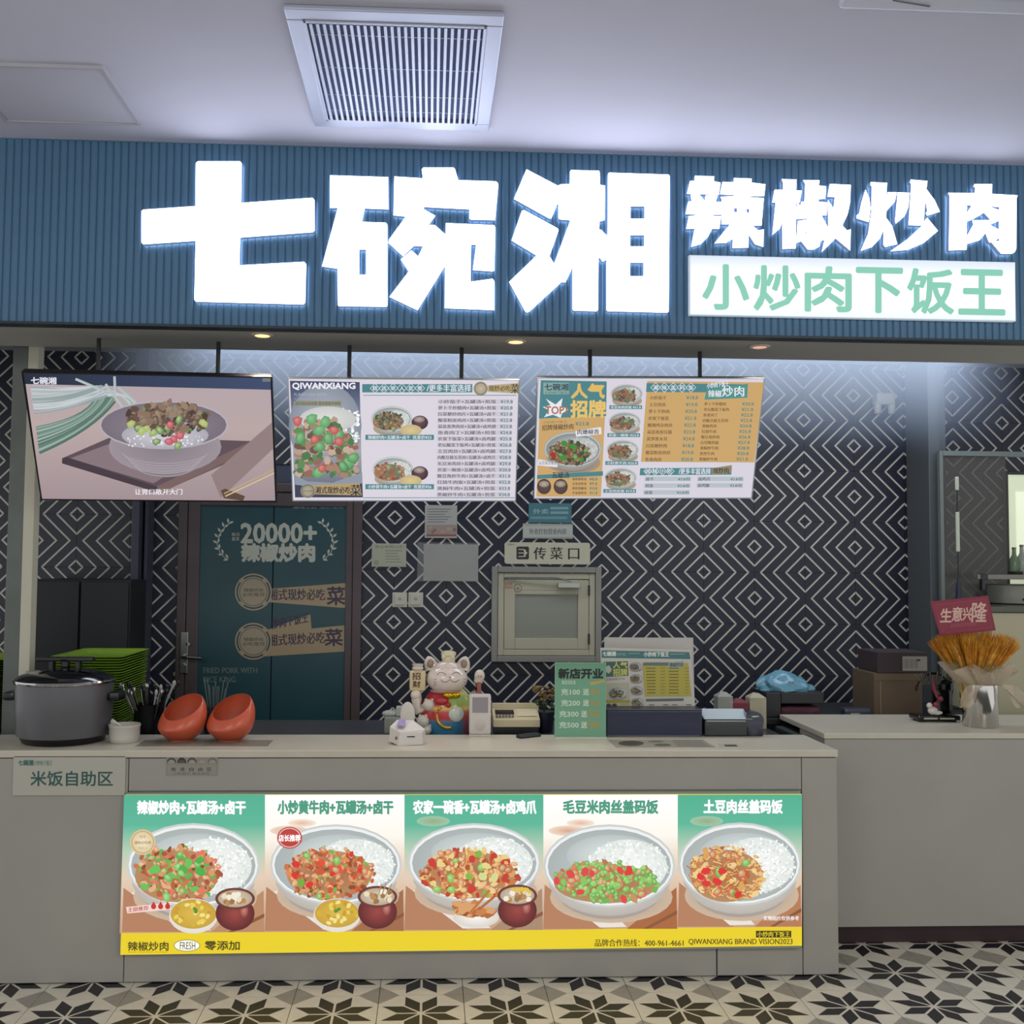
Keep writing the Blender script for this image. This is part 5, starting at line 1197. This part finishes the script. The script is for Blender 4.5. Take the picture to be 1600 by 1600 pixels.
obj('bow', MB().ball((.0, -.078, kp(0, 1083)[1]), .017, 14, (1.3, .6, .8)).ball((.032, -.07, kp(0, 1083)[1]), .017, 14, (1.3, .6, .8)).ball((.016, -.082, kp(0, 1083)[1]), .010, 10), mat('bow_gold', '#c9a020', .15, .9), CAT, smooth=True)
# arm with scroll, left
ax, az = kp(650, 1095)
obj('left_arm', MB().tube([(-.07, -.01, kp(0, 1102)[1]), (ax+.004, -.03, kp(0, 1108)[1]), (ax, -.035, kp(0, 1092)[1]), (ax-.002, -.035, kp(0, 1078)[1])], [.02, .023, .024, .02], 14).ball((ax-.004, -.045, kp(0, 1084)[1]), .024, 14, (1, .8, .95)), M_por, CAT, smooth=True)
sx0, sz0 = kp(651, 1078)
scr = obj('scroll', MB().bbox((sx0-.036, -.055, sz0), (sx0+.036, -.025, kp(0, 1046)[1]), .012), mat('scroll_cream', '#c6b68a', .3, coat=.3), CAT, smooth=True)
obj('scroll_top', MB().lathe([(.018, 0), (.026, .01), (.022, .02), (.027, .03), (.001, .032)], (sx0+.0, -.04, kp(0, 1047)[1]), 18), M_por, CAT, smooth=True)
art = Art((kx, KY-.0555, W), (0, -1, 0), base=6e-4); art.text('招', 644, 1051, 657, 1062, '#5a2f22', .02, heavy=.3); art.text('财', 645, 1064, 657, 1074, '#5a2f22', .02, heavy=.3); art.build('scroll_print', print_mat('matte_print'), CAT)
# raised right arm
rx_, rz_ = kp(747, 1060)
obj('right_arm', MB().tube([(.08, .0, kp(0, 1105)[1]), (kp(742, 0)[0], -.01, kp(0, 1085)[1]), (kp(746, 0)[0], -.02, kp(0, 1065)[1]), (kp(748, 0)[0], -.022, kp(0, 1053)[1])], [.026, .024, .020, .022], 14).ball((kp(748, 0)[0], -.025, kp(0, 1055)[1]), .025, 14, (.95, .85, 1.1)), M_por, CAT, smooth=True)
obj('arm_inlay', MB().bbox((rx_-.009, -.047, kp(0, 1083)[1]), (rx_+.009, -.038, kp(0, 1064)[1]), .003), mat('inlay_red', '#9c5148', .4), CAT)
obj('claw', MB().tube([(kp(746, 0)[0], -.047, kp(0, 1057)[1]), (kp(746, 0)[0], -.047, kp(0, 1053)[1])], .0015), M_ink, CAT); obj('claw', MB().tube([(kp(750, 0)[0], -.047, kp(0, 1057)[1]), (kp(750, 0)[0], -.047, kp(0, 1053)[1])], .0015), M_ink, CAT)
# small kittens on the left flank
for (x_, y_, r_) in ((669, 1099, .026), (660, 1124, .028), (666, 1137, .022)):
    q = kp(x_, y_); obj('kitten', MB().ball((q[0], -.06, q[1]), r_, 16, (1, .8, 1)).ball((q[0]-.012, -.055, q[1]+r_*.8), .008, 8).ball((q[0]+.014, -.055, q[1]+r_*.8), .008, 8), mat('kitten_white', '#c2bcb0', .25, coat=.4), CAT, smooth=True)

# white ring bell holder behind wedge : oval paddle
q = at(636, 1120, 4.40)
t = thing('card_reader_dock', (atz(637, 1160, CT).x, 4.24, CT), 'faceted white plastic dock with a violet patch beside the cat', 'dock')
m2 = KY
s_ = 4.24/FPX
def wp(x, y, yy=0): return ((x-637)*s_, yy, (1162-y)*s_)
hexv = [(-.074, -.02, .012), (-.036, -.065, .0), (.062, -.05, .002), (.075, .0, .0), (.02, .055, 0), (-.06, .045, 0),
        (-.072, -.015, .068), (-.030, -.052, .052), (.058, -.045, .048), (.070, .0, .055), (.02, .045, .085), (-.045, .035, .088)]
mb = MB().add(hexv, [(5,4,3,2,1,0),(0,1,7,6),(1,2,8,7),(2,3,9,8),(3,4,10,9),(4,5,11,10),(5,0,6,11),(6,7,10,11),(7,8,9,10)])
me = mb; obj('shell', me, M_wplas, t)
obj('violet_patch', MB().add([(-.045, -.028, .074), (-.012, -.030, .072), (-.008, .02, .092), (-.036, .02, .094)], [(0,1,2,3)]), mat('violet_film', '#8a78a8', .3), t)
obj('slot', MB().bbox((-.012+.01, -.055, .032), (.02+.01, -.050, .036), .001), M_dark, t)
obj('button', MB().ball((-.045, -.052, .028), .004, 8, (1, .5, 1.8)), mat('slot_grey', '#55504c', .5), t)
t = thing('oval_fan', (at(637, 1110, 4.42).x, 4.42, CT), 'white oval paddle standing behind the faceted white dock', 'paddle')
mb = MB(); mb.ball((0, 0, .085), .05, 20, (.62, .14, 1.15)); obj('paddle', mb, M_wplas, t, smooth=True)
obj('paddle_stem', MB().tube([(0, 0, 0), (0, 0, .045)], .008).bbox((-.03, -.02, 0), (.03, .02, .008), .002), M_wplas, t)
# pale boxes behind the dock
t = thing('storage_tub', (at(622, 1140, 4.62).x, 4.62, W), 'pale grey tub with crumpled tissue left of the cat', 'tub')
obj('tub_body', MB().bbox((-.06, -.04, 0), (.07, .06, .075), .008), mat('tub_grey', '#82867e', .5), t); obj('tissue', MB().ball((-.035, 0, .085), .03, 10, (1.3, 1, .5)).bbox((-.01, -.03, .076), (.06, .04, .115), .006), mat('tissue_grey', '#9c9f97', .7), t)

# payment code box with the code left out
p = atz(750, 1150, CT)
t = thing('payment_speaker', (p.x, p.y, CT), 'white payment speaker with blank grey code panel beside the cat', 'speaker')
s_ = p.y/FPX; w2_ = 17*s_; h2_ = 64*s_
mb = MB().bbox((-w2_, 0, .006), (w2_, .032, h2_), .010).bbox((-w2_*.98, -.006, 0), (w2_*.98, .04, .006), .002); obj('speaker_shell', mb, M_wplas, t, smooth=50)
obj('code_panel', MB().bbox((-w2_*.72, -.0015, h2_*.56), (w2_*.72, .001, h2_*.93), .001), mat('code_panel_grey', '#8a8286', .5), t)
obj('speaker_grille', MB().lathe([(.020, 0), (.022, .001), (.008, .004), (.001, .004)], n=28, M=Matrix.Translation((0, 0, h2_*.25)) @ Matrix.Rotation(math.pi/2, 4, 'X')), mat('grille_white', '#b3aca6', .4), t, smooth=True)

# cream till keypad machine
p = at(806, 1146, 4.56)
t = thing('label_scale', (p.x, 4.52, W), 'cream counter scale with dark display right of the payment speaker', 'scale')
s_ = 4.54/FPX; x0_, x1_ = -36*s_, 36*s_
M_scale = mat('scale_cream', '#bdb18e', .4)
zt0 = at(800, 1137, 4.5).z-W
obj('scale_body', MB().add([(x0_, 0, zt0), (x1_, 0, zt0), (x1_, .14, zt0), (x0_, .14, zt0), (x0_, 0, zt0+.030), (x1_, 0, zt0+.030), (x1_, .14, zt0+.075), (x0_, .14, zt0+.075)], [(3,2,1,0),(4,5,6,7),(0,1,5,4),(1,2,6,5),(2,3,7,6),(3,0,4,7)]).box((x0_+.001, .11, zt0+.06), (x1_+.006, .15, zt0+.085)), M_scale, t)
obj('scale_foot', MB().box((x0_+.006, .004, 0), (x1_-.004, .135, zt0)), M_black, t)
sl_ = .045/.14
def tp(x, y, e=.001): return (x, y, zt0+.030+sl_*y+e)
obj('display', MB().add([tp(x0_+.012, .05), tp(x0_+.095, .05), tp(x0_+.095, .095), tp(x0_+.012, .095)], [(0,1,2,3)]), mat('scale_display', '#2d1f22', .2), t)
for q in range(6): obj('key', MB().bbox((x0_+.012+q*.014, .018, zt0+.034+sl_*.018), (x0_+.021+q*.014, .034, zt0+.038+sl_*.034), .001), mat('key_grey', '#6d675c', .5), t)
obj('scale_plate', MB().add([tp(x0_+.108, .03, .003), tp(x1_-.008, .03, .003), tp(x1_-.008, .10, .003), tp(x0_+.108, .10, .003)], [(0,1,2,3)]), mat('scale_plate', '#c4b998', .4), t)
# black remote
p = atz(826, 1152, CT); t = thing('remote_control', (p.x, p.y, CT), 'small dark remote lying on ledge left of the green price stand', 'remote', rz=.55)
obj('remote_body', MB().bbox((-.055, -.018, 0), (.055, .018, .014), .006), mat('remote_black', '#1c2228', .4), t); obj('remote_buttons', MB().bbox((-.03, -.008, .014), (.035, .008, .016), .001), mat('remote_button', '#2f373f', .5), t)
# small dark plant pot behind
p = at(852, 1140, 4.62); t = thing('potted_plant', (p.x, 4.66, W), 'small plant with orange-brown blooms in a dark pot', 'plant')
obj('plant_pot', MB().lathe([(.03, 0), (.038, .002), (.045, .09), (.04, .09), (.001, .085)], n=24), mat('dark_pot', '#151a30', .4), t, smooth=True)
random.seed(51); lf = MB(); fl = MB()
for i in range(70):
    a_ = random.random()*6.28; q = random.random()**.5; x_, y_, z_ = .05*q*math.cos(a_), .04*q*math.sin(a_), .15+random.uniform(-.04, .05)
    (fl if z_ > .145 else lf).ball((x_, y_, z_), random.uniform(.006, .012), 6, (1, 1, .7))
for i in range(12): lf.tube([(0, 0, .085), (random.uniform(-.03, .03), random.uniform(-.02, .02), .15)], .002, 4)
obj('foliage', lf, mat('dull_green', '#3a4a34', .6), t, kind='stuff'); obj('blossom', fl, mat('ochre_bloom', '#7a6038', .6), t, kind='stuff')

# green acrylic price stand
def stand(): pass
a = atz(906, 1153, CT); YS = a.y
def d(A):
    A.vgrad([(868, 1034), (946, 1034), (946.5, 1149), (867.5, 1149)], [(0, '#5f9070'), (.3, '#6b9c7e'), (1, '#6a9c80')])
    A.text('新店开业', 873, 1043, 942, 1058, '#14181a', .02, heavy=.9)
    A.rect(878, 1061.5, 899, 1067, '#a9c4b0'); A.text('充值优惠', 880, 1062, 897, 1066.4, '#4a7a60'); A.poly([(921, 1064), (944, 1060), (946, 1064), (923, 1069)], '#b09a58')
    for i, (l_, r_) in enumerate((('充100', '30'), ('充200', '60'), ('充300', '100'), ('充500', '180'))):
        y = 1074+i*17.2; A.text(l_, 877-(i > 1)*3, y, 906-(i > 1)*2, y+10, '#bcd0bc', .015, heavy=.35); A.text('送', 911-(i > 1)*3, y, 920-(i > 1)*3, y+10, '#bcd0bc', .015, heavy=.35); A.text(r_, 922-(i > 1)*4, y, 937, y+9.6, '#a58f4e', .015, heavy=.35)
t = board('price_stand', 867, 1033, 947, 1151, YS, 'green acrylic price stand with black heading on the ledge', 'stand', mat('stand_acrylic', '#7fa890', .2), d, th=.004)
t.location.z = CT
for o in t.children: o.location.z += 0
obj('stand_foot', MB().bbox((-.108, -.02, .0), (.108, .05, .004), .001), mat('foot_acrylic', '#c2c4ba', .2), t)

# menu card on an easel with white backing, dark tissue box before it
# leaning white backing board behind the menu card
p = at(1010, 1150, 4.62)
t = thing('backing_board', (p.x, 4.60, W), 'blank white curved board standing behind the menu card', 'board')
a, b = at(945, 996, 4.62), at(1084, 996, 4.62)
mb = MB(); n = 12; vs = []
for k_, off in ((0, 0), (1, .006)):
    for z_ in (0, a.z-W):
        for i in range(n+1):
            u = i/n; vs.append((a.x-p.x+(b.x-a.x)*u, off+.03*(z_/(a.z-W))-.012*math.sin(u*math.pi), z_))
m1 = n+1
f = [(i, i+1, m1+i+1, m1+i) for i in range(n)]+[(2*m1+i, 3*m1+i, 3*m1+i+1, 2*m1+i+1) for i in range(n)]+[(m1+i, m1+i+1, 3*m1+i+1, 3*m1+i) for i in range(n)]+[(i, 2*m1+i, 2*m1+i+1, i+1) for i in range(n)]+[(0, m1, 3*m1, 2*m1), (n, 2*m1+n, 3*m1+n, m1+n)]
mb.add(vs, f); obj('sheet', mb, mat('white_board', '#b3aea8', .5), t)
# menu card stand
MY = 4.50
def d(A):
    random.seed(8)
    A.poly([(939, 1014), (1078, 1017), (1086, 1110), (943, 1110)], '#b8b4aa')
    A.poly([(940, 1016), (1077, 1019), (1079, 1030), (940, 1028)], '#3d6c6c')
    A.text('七碗湘', 942, 1018, 962, 1025, '#c9d0cc', .015, heavy=.35); A.text('小炒肉下饭王', 963, 1020, 978, 1024.5, '#9db3b0'); A.text('小炒肉下饭王', 1006, 1018.5, 1045, 1026, '#d0d6d2', .015, heavy=.25); A.line([(1047, 1022), (1070, 1022)], .7, '#9db3b0'); A.line([(982, 1021), (1000, 1021)], .7, '#9db3b0')
    A.poly([(943, 1034), (981, 1033), (982, 1056), (944, 1058)], '#35584f'); A.text('人气', 958, 1034, 980, 1044, '#b9b45c', .02, heavy=.4); A.text('招牌', 958, 1045, 980, 1056, '#b9b45c', .02, heavy=.4); A.blob(950, 1046, 6, '#a8a89c', 9)
    A.text('招牌辣椒炒肉', 945, 1060, 976, 1064, '#5a5446', slope=-.05)
    A.poly([(944, 1068), (983, 1066), (986, 1109), (945, 1109)], '#a6a48c')
    bowl(A, 965, 1082, 15, 9, ['#5e4a3c', '#7a5f4c', '#4c5a40'], 'grey', 26, s=.4, dim=.75)
    A.rect(946, 1094, 984, 1098, '#8f8a2e'); 
    for q in (951, 960): A.ell(q, 1103, 4, 4, '#2c2622', '#4a423c')
    for q in range(3): A.line([(970, 1100+q*3), (983, 1100+q*3)], .9, '#8f8a2e')
    for i in range(4): bowl(A, 993+i*.9, 1041+i*18.5, 10, 6.5, ['#4e4a48', '#6a5f58', '#3e3f3a'], 'grey', 14, s=.3, dim=.72); 
    A.poly([(1004, 1037), (1075, 1036), (1080, 1088), (1008, 1088)], '#a59a3e')
    A.poly([(1005, 1035), (1045, 1035), (1045, 1040), (1005, 1040)], '#5b6a66'); A.poly([(1044, 1036), (1068, 1033), (1069, 1043), (1044, 1044)], '#8d9c94'); A.text('辣椒炒肉', 1046, 1035, 1067, 1042, '#33403c', .01)
    for i in range(9):
        y = 1044+i*4.8; A.line([(1009+i*.25, y), (1024, y)], 1.2, '#4a4420'); A.line([(1032, y), (1039, y)], 1.2, '#7a7434'); A.line([(1045, y), (1060, y)], 1.2, '#4a4420'); A.line([(1070, y), (1076, y)], 1.2, '#7a7434')
    A.line([(1009, 1094), (1068, 1093)], 4, '#55605e'); 
    for i in range(2):
        for x in (1014, 1036, 1050, 1072): A.line([(x, 1101+i*4), (x+8, 1101+i*4)], 1.1, '#4c4c48')
a, b = at(938, 1013, MY), at(1086, 1110, MY)
t = thing('menu_card', ((a.x+b.x)/2, MY, W), 'tilted menu card with yellow price table above the dark blue box', 'menu'); bx_, by_, bzz = t.location
q4 = [at(938, 1012, MY+.0), at(1079, 1015.5, MY), at(1087, 1113, MY), at(942, 1113, MY)]
mb = MB().prism([(v_.x-bx_, v_.z-bzz) for v_ in q4], 0, .004); obj('card', mb, mat('menu_card_white', '#bab6ac', .4), t)
obj('card_foot', MB().bbox((-.1, 0.005, 0), (.1, .06, .01), .002).bbox((-.01, .006, .008), (.01, .012, .12), .001), M_black, t)
art = Art((bx_, MY, bzz), (0, -1, 0), eps=6e-6); d(art); art.build('card_print', print_mat('matte_print'), t)
# dark blue box on the ledge
p0_, p1_ = atz(948, 1151, CT), atz(1097, 1151, CT); YB_ = p0_.y
t = thing('tissue_box', ((p0_.x+p1_.x)/2, YB_, CT), 'long dark navy box on the ledge in front of menu card', 'box'); hw_ = (p1_.x-p0_.x)/2; hh = at(1000, 1108, YB_).z-CT
obj('box_shell', MB().bbox((-hw_, 0, 0), (hw_, .10, hh*.93), .003), mat('navy_box', '#161d38', .35), t)
obj('box_lid', MB().bbox((-hw_-.001, -.002, hh*.935), (hw_+.001, .102, hh), .002), mat('navy_box_lid', '#20263c', .3), t)
obj('box_skirt', MB().box((-hw_+.004, -.0015, .002), (hw_-.012, -.0005, .006)), mat('skirt_grey', '#53586a', .4), t)
# flat menu sheet on ledge
q = [atz(950, 1156, CT), atz(1098, 1156, CT), atz(1118, 1168, CT), atz(962, 1168, CT)]
c0_ = sum(q, Vector())/4
t = thing('paper_menu', (c0_.x, c0_.y, CT), 'printed paper menu lying flat on the ledge before the navy box', 'paper')
mb = MB(); mb.add([(v_.x-c0_.x, v_.y-c0_.y, .001) for v_ in q]+[(v_.x-c0_.x, v_.y-c0_.y, .0) for v_ in q], [(0,1,2,3),(7,6,5,4),(0,4,5,1),(1,5,6,2),(2,6,7,3),(3,7,4,0)]); obj('sheet', mb, mat('menu_paper', '#8d8a7c', .4), t)
A = Art((c0_.x, c0_.y, CT+.001), (0, 0, 1))
A.ell(986, 1161.5, 20, 4.2, '#3c3a2c', '#4d4a38'); A.ell(1025, 1158.5, 12, 1.8, '#6e6a5c'); A.ell(1035, 1164, 13, 2, '#5a564a')
for i in range(6): A.line([(1050+i*1.5, 1157.5+i*1.7), (1096+i*2.3, 1157.5+i*1.7)], .5, '#6a675c')
A.build('sheet_print', print_mat('matte_print'), t)
q = [atz(1122, 1162, CT), atz(1158, 1162, CT), atz(1164, 1169, CT), atz(1126, 1169, CT)]; c0_ = sum(q, Vector())/4
t = thing('small_card', (c0_.x, c0_.y, CT), 'small white card lying on the ledge below the black printer', 'card')
mb = MB(); mb.add([(v_.x-c0_.x, v_.y-c0_.y, .001) for v_ in q]+[(v_.x-c0_.x, v_.y-c0_.y, .0) for v_ in q], [(0,1,2,3),(7,6,5,4),(0,4,5,1),(1,5,6,2),(2,6,7,3),(3,7,4,0)]); obj('sheet', mb, mat('card_paper', '#a9a596', .5), t)
A = Art((c0_.x, c0_.y, CT+.001), (0, 0, 1)); A.poly([(1131, 1163.5), (1150, 1163.5), (1153, 1166.5), (1133, 1166.5)], '#45433c'); A.build('sheet_print', print_mat('matte_print'), t)
# receipt printer
p0_, p1_ = atz(1101, 1151, CT), atz(1194, 1151, CT)
t = thing('receipt_printer', ((p0_.x+p1_.x)/2, p0_.y, CT), 'black receipt printer with white paper on top at the ledge end', 'printer'); s_ = p0_.y/FPX; hw_ = (p1_.x-p0_.x)/2
M_pr = mat('printer_black', '#1a1d24', .25, coat=.3)
obj('printer_body', MB().bbox((-hw_, .0, 0), (hw_*.45, .10, 26*s_), .008), M_pr, t)
obj('roll_end', MB().lathe([(.0, 0), (.036, 0), (.040, .004), (.040, .09), (.001, .09)], n=30, M=Matrix.Translation((hw_*.70, .095, 24*s_)) @ Matrix.Rotation(math.pi/2, 4, 'X')).bbox((hw_*.46, .006, 0), (hw_, .098, 20*s_), .008), mat('printer_navy', '#101630', .15, coat=.6), t, smooth=50)
obj('paper_sheet', MB().add([(-hw_*1.0, .0, 27*s_), (hw_*.62, .0, 27*s_), (hw_*.55, .11, 38*s_), (-hw_*.98, .11, 38*s_)], [(0,1,2,3)]), mat('receipt_paper', '#b5c2c6', .5), t)
obj('printer_tray', MB().bbox((-hw_*.98, .02, 26.2*s_), (hw_*.5, .11, 27*s_), .0005), M_steel, t)
obj('roll_shine', MB().ball((hw_*.70, .002, 31*s_), .016, 10, (1.2, .3, .35)), M_steel, t)
# thin clear trays under the orange bowls
p = atz(315, 1166, CT)
t = thing('drip_mat', (p.x, p.y+.04, CT), 'thin clear grey mat on the ledge under the orange bowls', 'mat'); obj('mat_sheet', MB().bbox((-.26, -.045, -.0005), (.26, .10, .0008), .0003), mat('mat_grey', '#8f8a7e', .15, alpha=.6), t)

# ---------------------------------------------------------------- ceiling things
vx0, vx1, vy0, vy1 = -.458, .206, 3.03, 3.865
VT = thing('ceiling_vent', ((vx0+vx1)/2, (vy0+vy1)/2, CZ), 'square silver return air vent with many fine slats in the ceiling', 'vent')
hx_, hy_ = (vx1-vx0)/2, (vy1-vy0)/2; fw_ = .062
M_vf = mat('vent_frame', '#b3b6c6', .4, .35)
mb = MB()
for a_, b_ in (((-hx_, -hy_, -.016), (hx_, -hy_+fw_, -.001)), ((-hx_, hy_-fw_, -.016), (hx_, hy_, -.001)), ((-hx_, -hy_+fw_, -.016), (-hx_+fw_*.8, hy_-fw_, -.001)), ((hx_-fw_*.8, -hy_+fw_, -.016), (hx_, hy_-fw_, -.001))): mb.bbox(a_, b_, .004)
obj('vent_frame', mb, M_vf, VT)
mb = MB(); ix, iy = hx_-fw_*.8, hy_-fw_
for a_, b_ in (((-ix, -iy, -.020), (ix, -iy+.012, -.006)), ((-ix, iy-.012, -.020), (ix, iy, -.006)), ((-ix, -iy, -.020), (-ix+.010, iy, -.006)), ((ix-.010, -iy, -.020), (ix, iy, -.006))): mb.bbox(a_, b_, .002)
obj('inner_frame', mb, M_vf, VT)
obj('duct_plate', MB().box((-ix, -iy, -.006), (ix, iy, -.0015)), mat('duct_blue', '#7482b4', .8), VT)
sm_ = MB().bbox((-.0048, -iy+.012, -.022), (.0048, iy-.012, -.008), .001).mesh('vent_slat', mat('vent_slat', '#b9bccb', .4, .3))
ns = 26
for i in range(ns):
    o = bpy.data.objects.new('slat', sm_); C.objects.link(o); o.parent = VT; o.location = (-ix+.012+(2*ix-.024)*(i+.5)/ns, 0, 0)
for u in (-.72, -.12, .45, .80):
    obj('crossbar', MB().box((-ix+.01, u*iy-.003, -.0075), (ix-.01, u*iy+.003, -.0045)), mat('vent_bar', '#8f93a6', .4, .3), VT)
# air conditioning cassette at upper right
p = atz(1309, 15, CZ-.03)
AC = thing('air_conditioner', (p.x+.48, p.y-.48, CZ), 'white ceiling air conditioning cassette at the upper right corner', 'air conditioner')
M_ac = mat('ac_white', '#c4c4cf', .4)
obj('ac_panel', MB().bbox((-.48, -.48, -.03), (.48, .48, -.001), .014), M_ac, AC)
obj('ac_grille', MB().bbox((-.25, -.25, -.036), (.25, .25, -.030), .004), mat('ac_grille', '#aeb0bc', .5), AC)
for a_ in range(4):
    o = obj('louvre', MB().bbox((-.22, .30, -.037), (.22, .40, -.0305), .003), mat('ac_louvre', '#b9bac6', .4), AC); o.rotation_euler = (0, 0, a_*math.pi/2)
cn = MB()
for sx in (-1, 1): cn.tube([(sx*.40, .18, -.031), (sx*.40, .30, -.031), (sx*.34, .42, -.031), (sx*.22, .445, -.031)], .0022, 6)
obj('panel_groove', cn, mat('groove_grey', '#62626c', .7), AC)
# downlights
for x_, y_, lb, e_ in ((410, 523, 'glowing warm downlight at left in soffit under the sign', 4.5), (806, 533, 'glowing warm downlight in the middle of the soffit', 4.5), (1187, 541, 'dimmer pinkish downlight at right of the soffit', 1.0)):
    p = atz(x_, y_, 2.538)
    t = thing('downlight', (p.x, p.y, 2.538), lb, 'light', 'soffit downlights')
    obj('ring', MB().lathe([(.030, -.001), (.030, -.006), (.042, -.005), (.044, -.001)], n=32, cap=False), mat('downlight_ring', '#c9bdb0', .4), t, smooth=True)
    obj('lens', MB().lathe([(.001, -.004), (.030, -.004), (.030, -.001)], n=28, cap=False), mat('lens_glow_%d' % (e_*10), '#ffb462' if e_ > 2 else '#e0a890', .4, emit=e_ if e_ > 2 else .9), t)
    spot('downlight_lamp', (p.x, p.y, 2.525), 26 if e_ > 2 else 7, (1, .80, .60))

# ---------------------------------------------------------------- bluish haze volume added to imitate lens glare below the soffit
hz_m = bpy.data.materials.new('glare_haze'); hz_m.use_nodes = True; nt = hz_m.node_tree; nt.nodes.clear()
ou = nt.nodes.new('ShaderNodeOutputMaterial'); vs_ = nt.nodes.new('ShaderNodeVolumeScatter'); tc = nt.nodes.new('ShaderNodeTexCoord'); sx_ = nt.nodes.new('ShaderNodeSeparateXYZ'); mr = nt.nodes.new('ShaderNodeMapRange')
vs_.inputs['Color'].default_value = (.55, .68, 1, 1)
nt.links.new(tc.outputs['Object'], sx_.inputs[0]); nt.links.new(sx_.outputs['Z'], mr.inputs[0])
mr.inputs[1].default_value = 2.16; mr.inputs[2].default_value = 2.74; mr.inputs[3].default_value = 0; mr.inputs[4].default_value = 1.3; mr.interpolation_type = 'SMOOTHSTEP'
nt.links.new(mr.outputs[0], vs_.inputs['Density']); nt.links.new(vs_.outputs[0], ou.inputs['Volume'])
hzo = obj('glare_haze', MB().box((-1.5, 4.60, 2.18), (2.76, 5.52, 2.78)), hz_m); hzo['kind'] = 'stuff'; tag(hzo, 'thin bluish haze added for lens glare under the kitchen ceiling', 'haze')
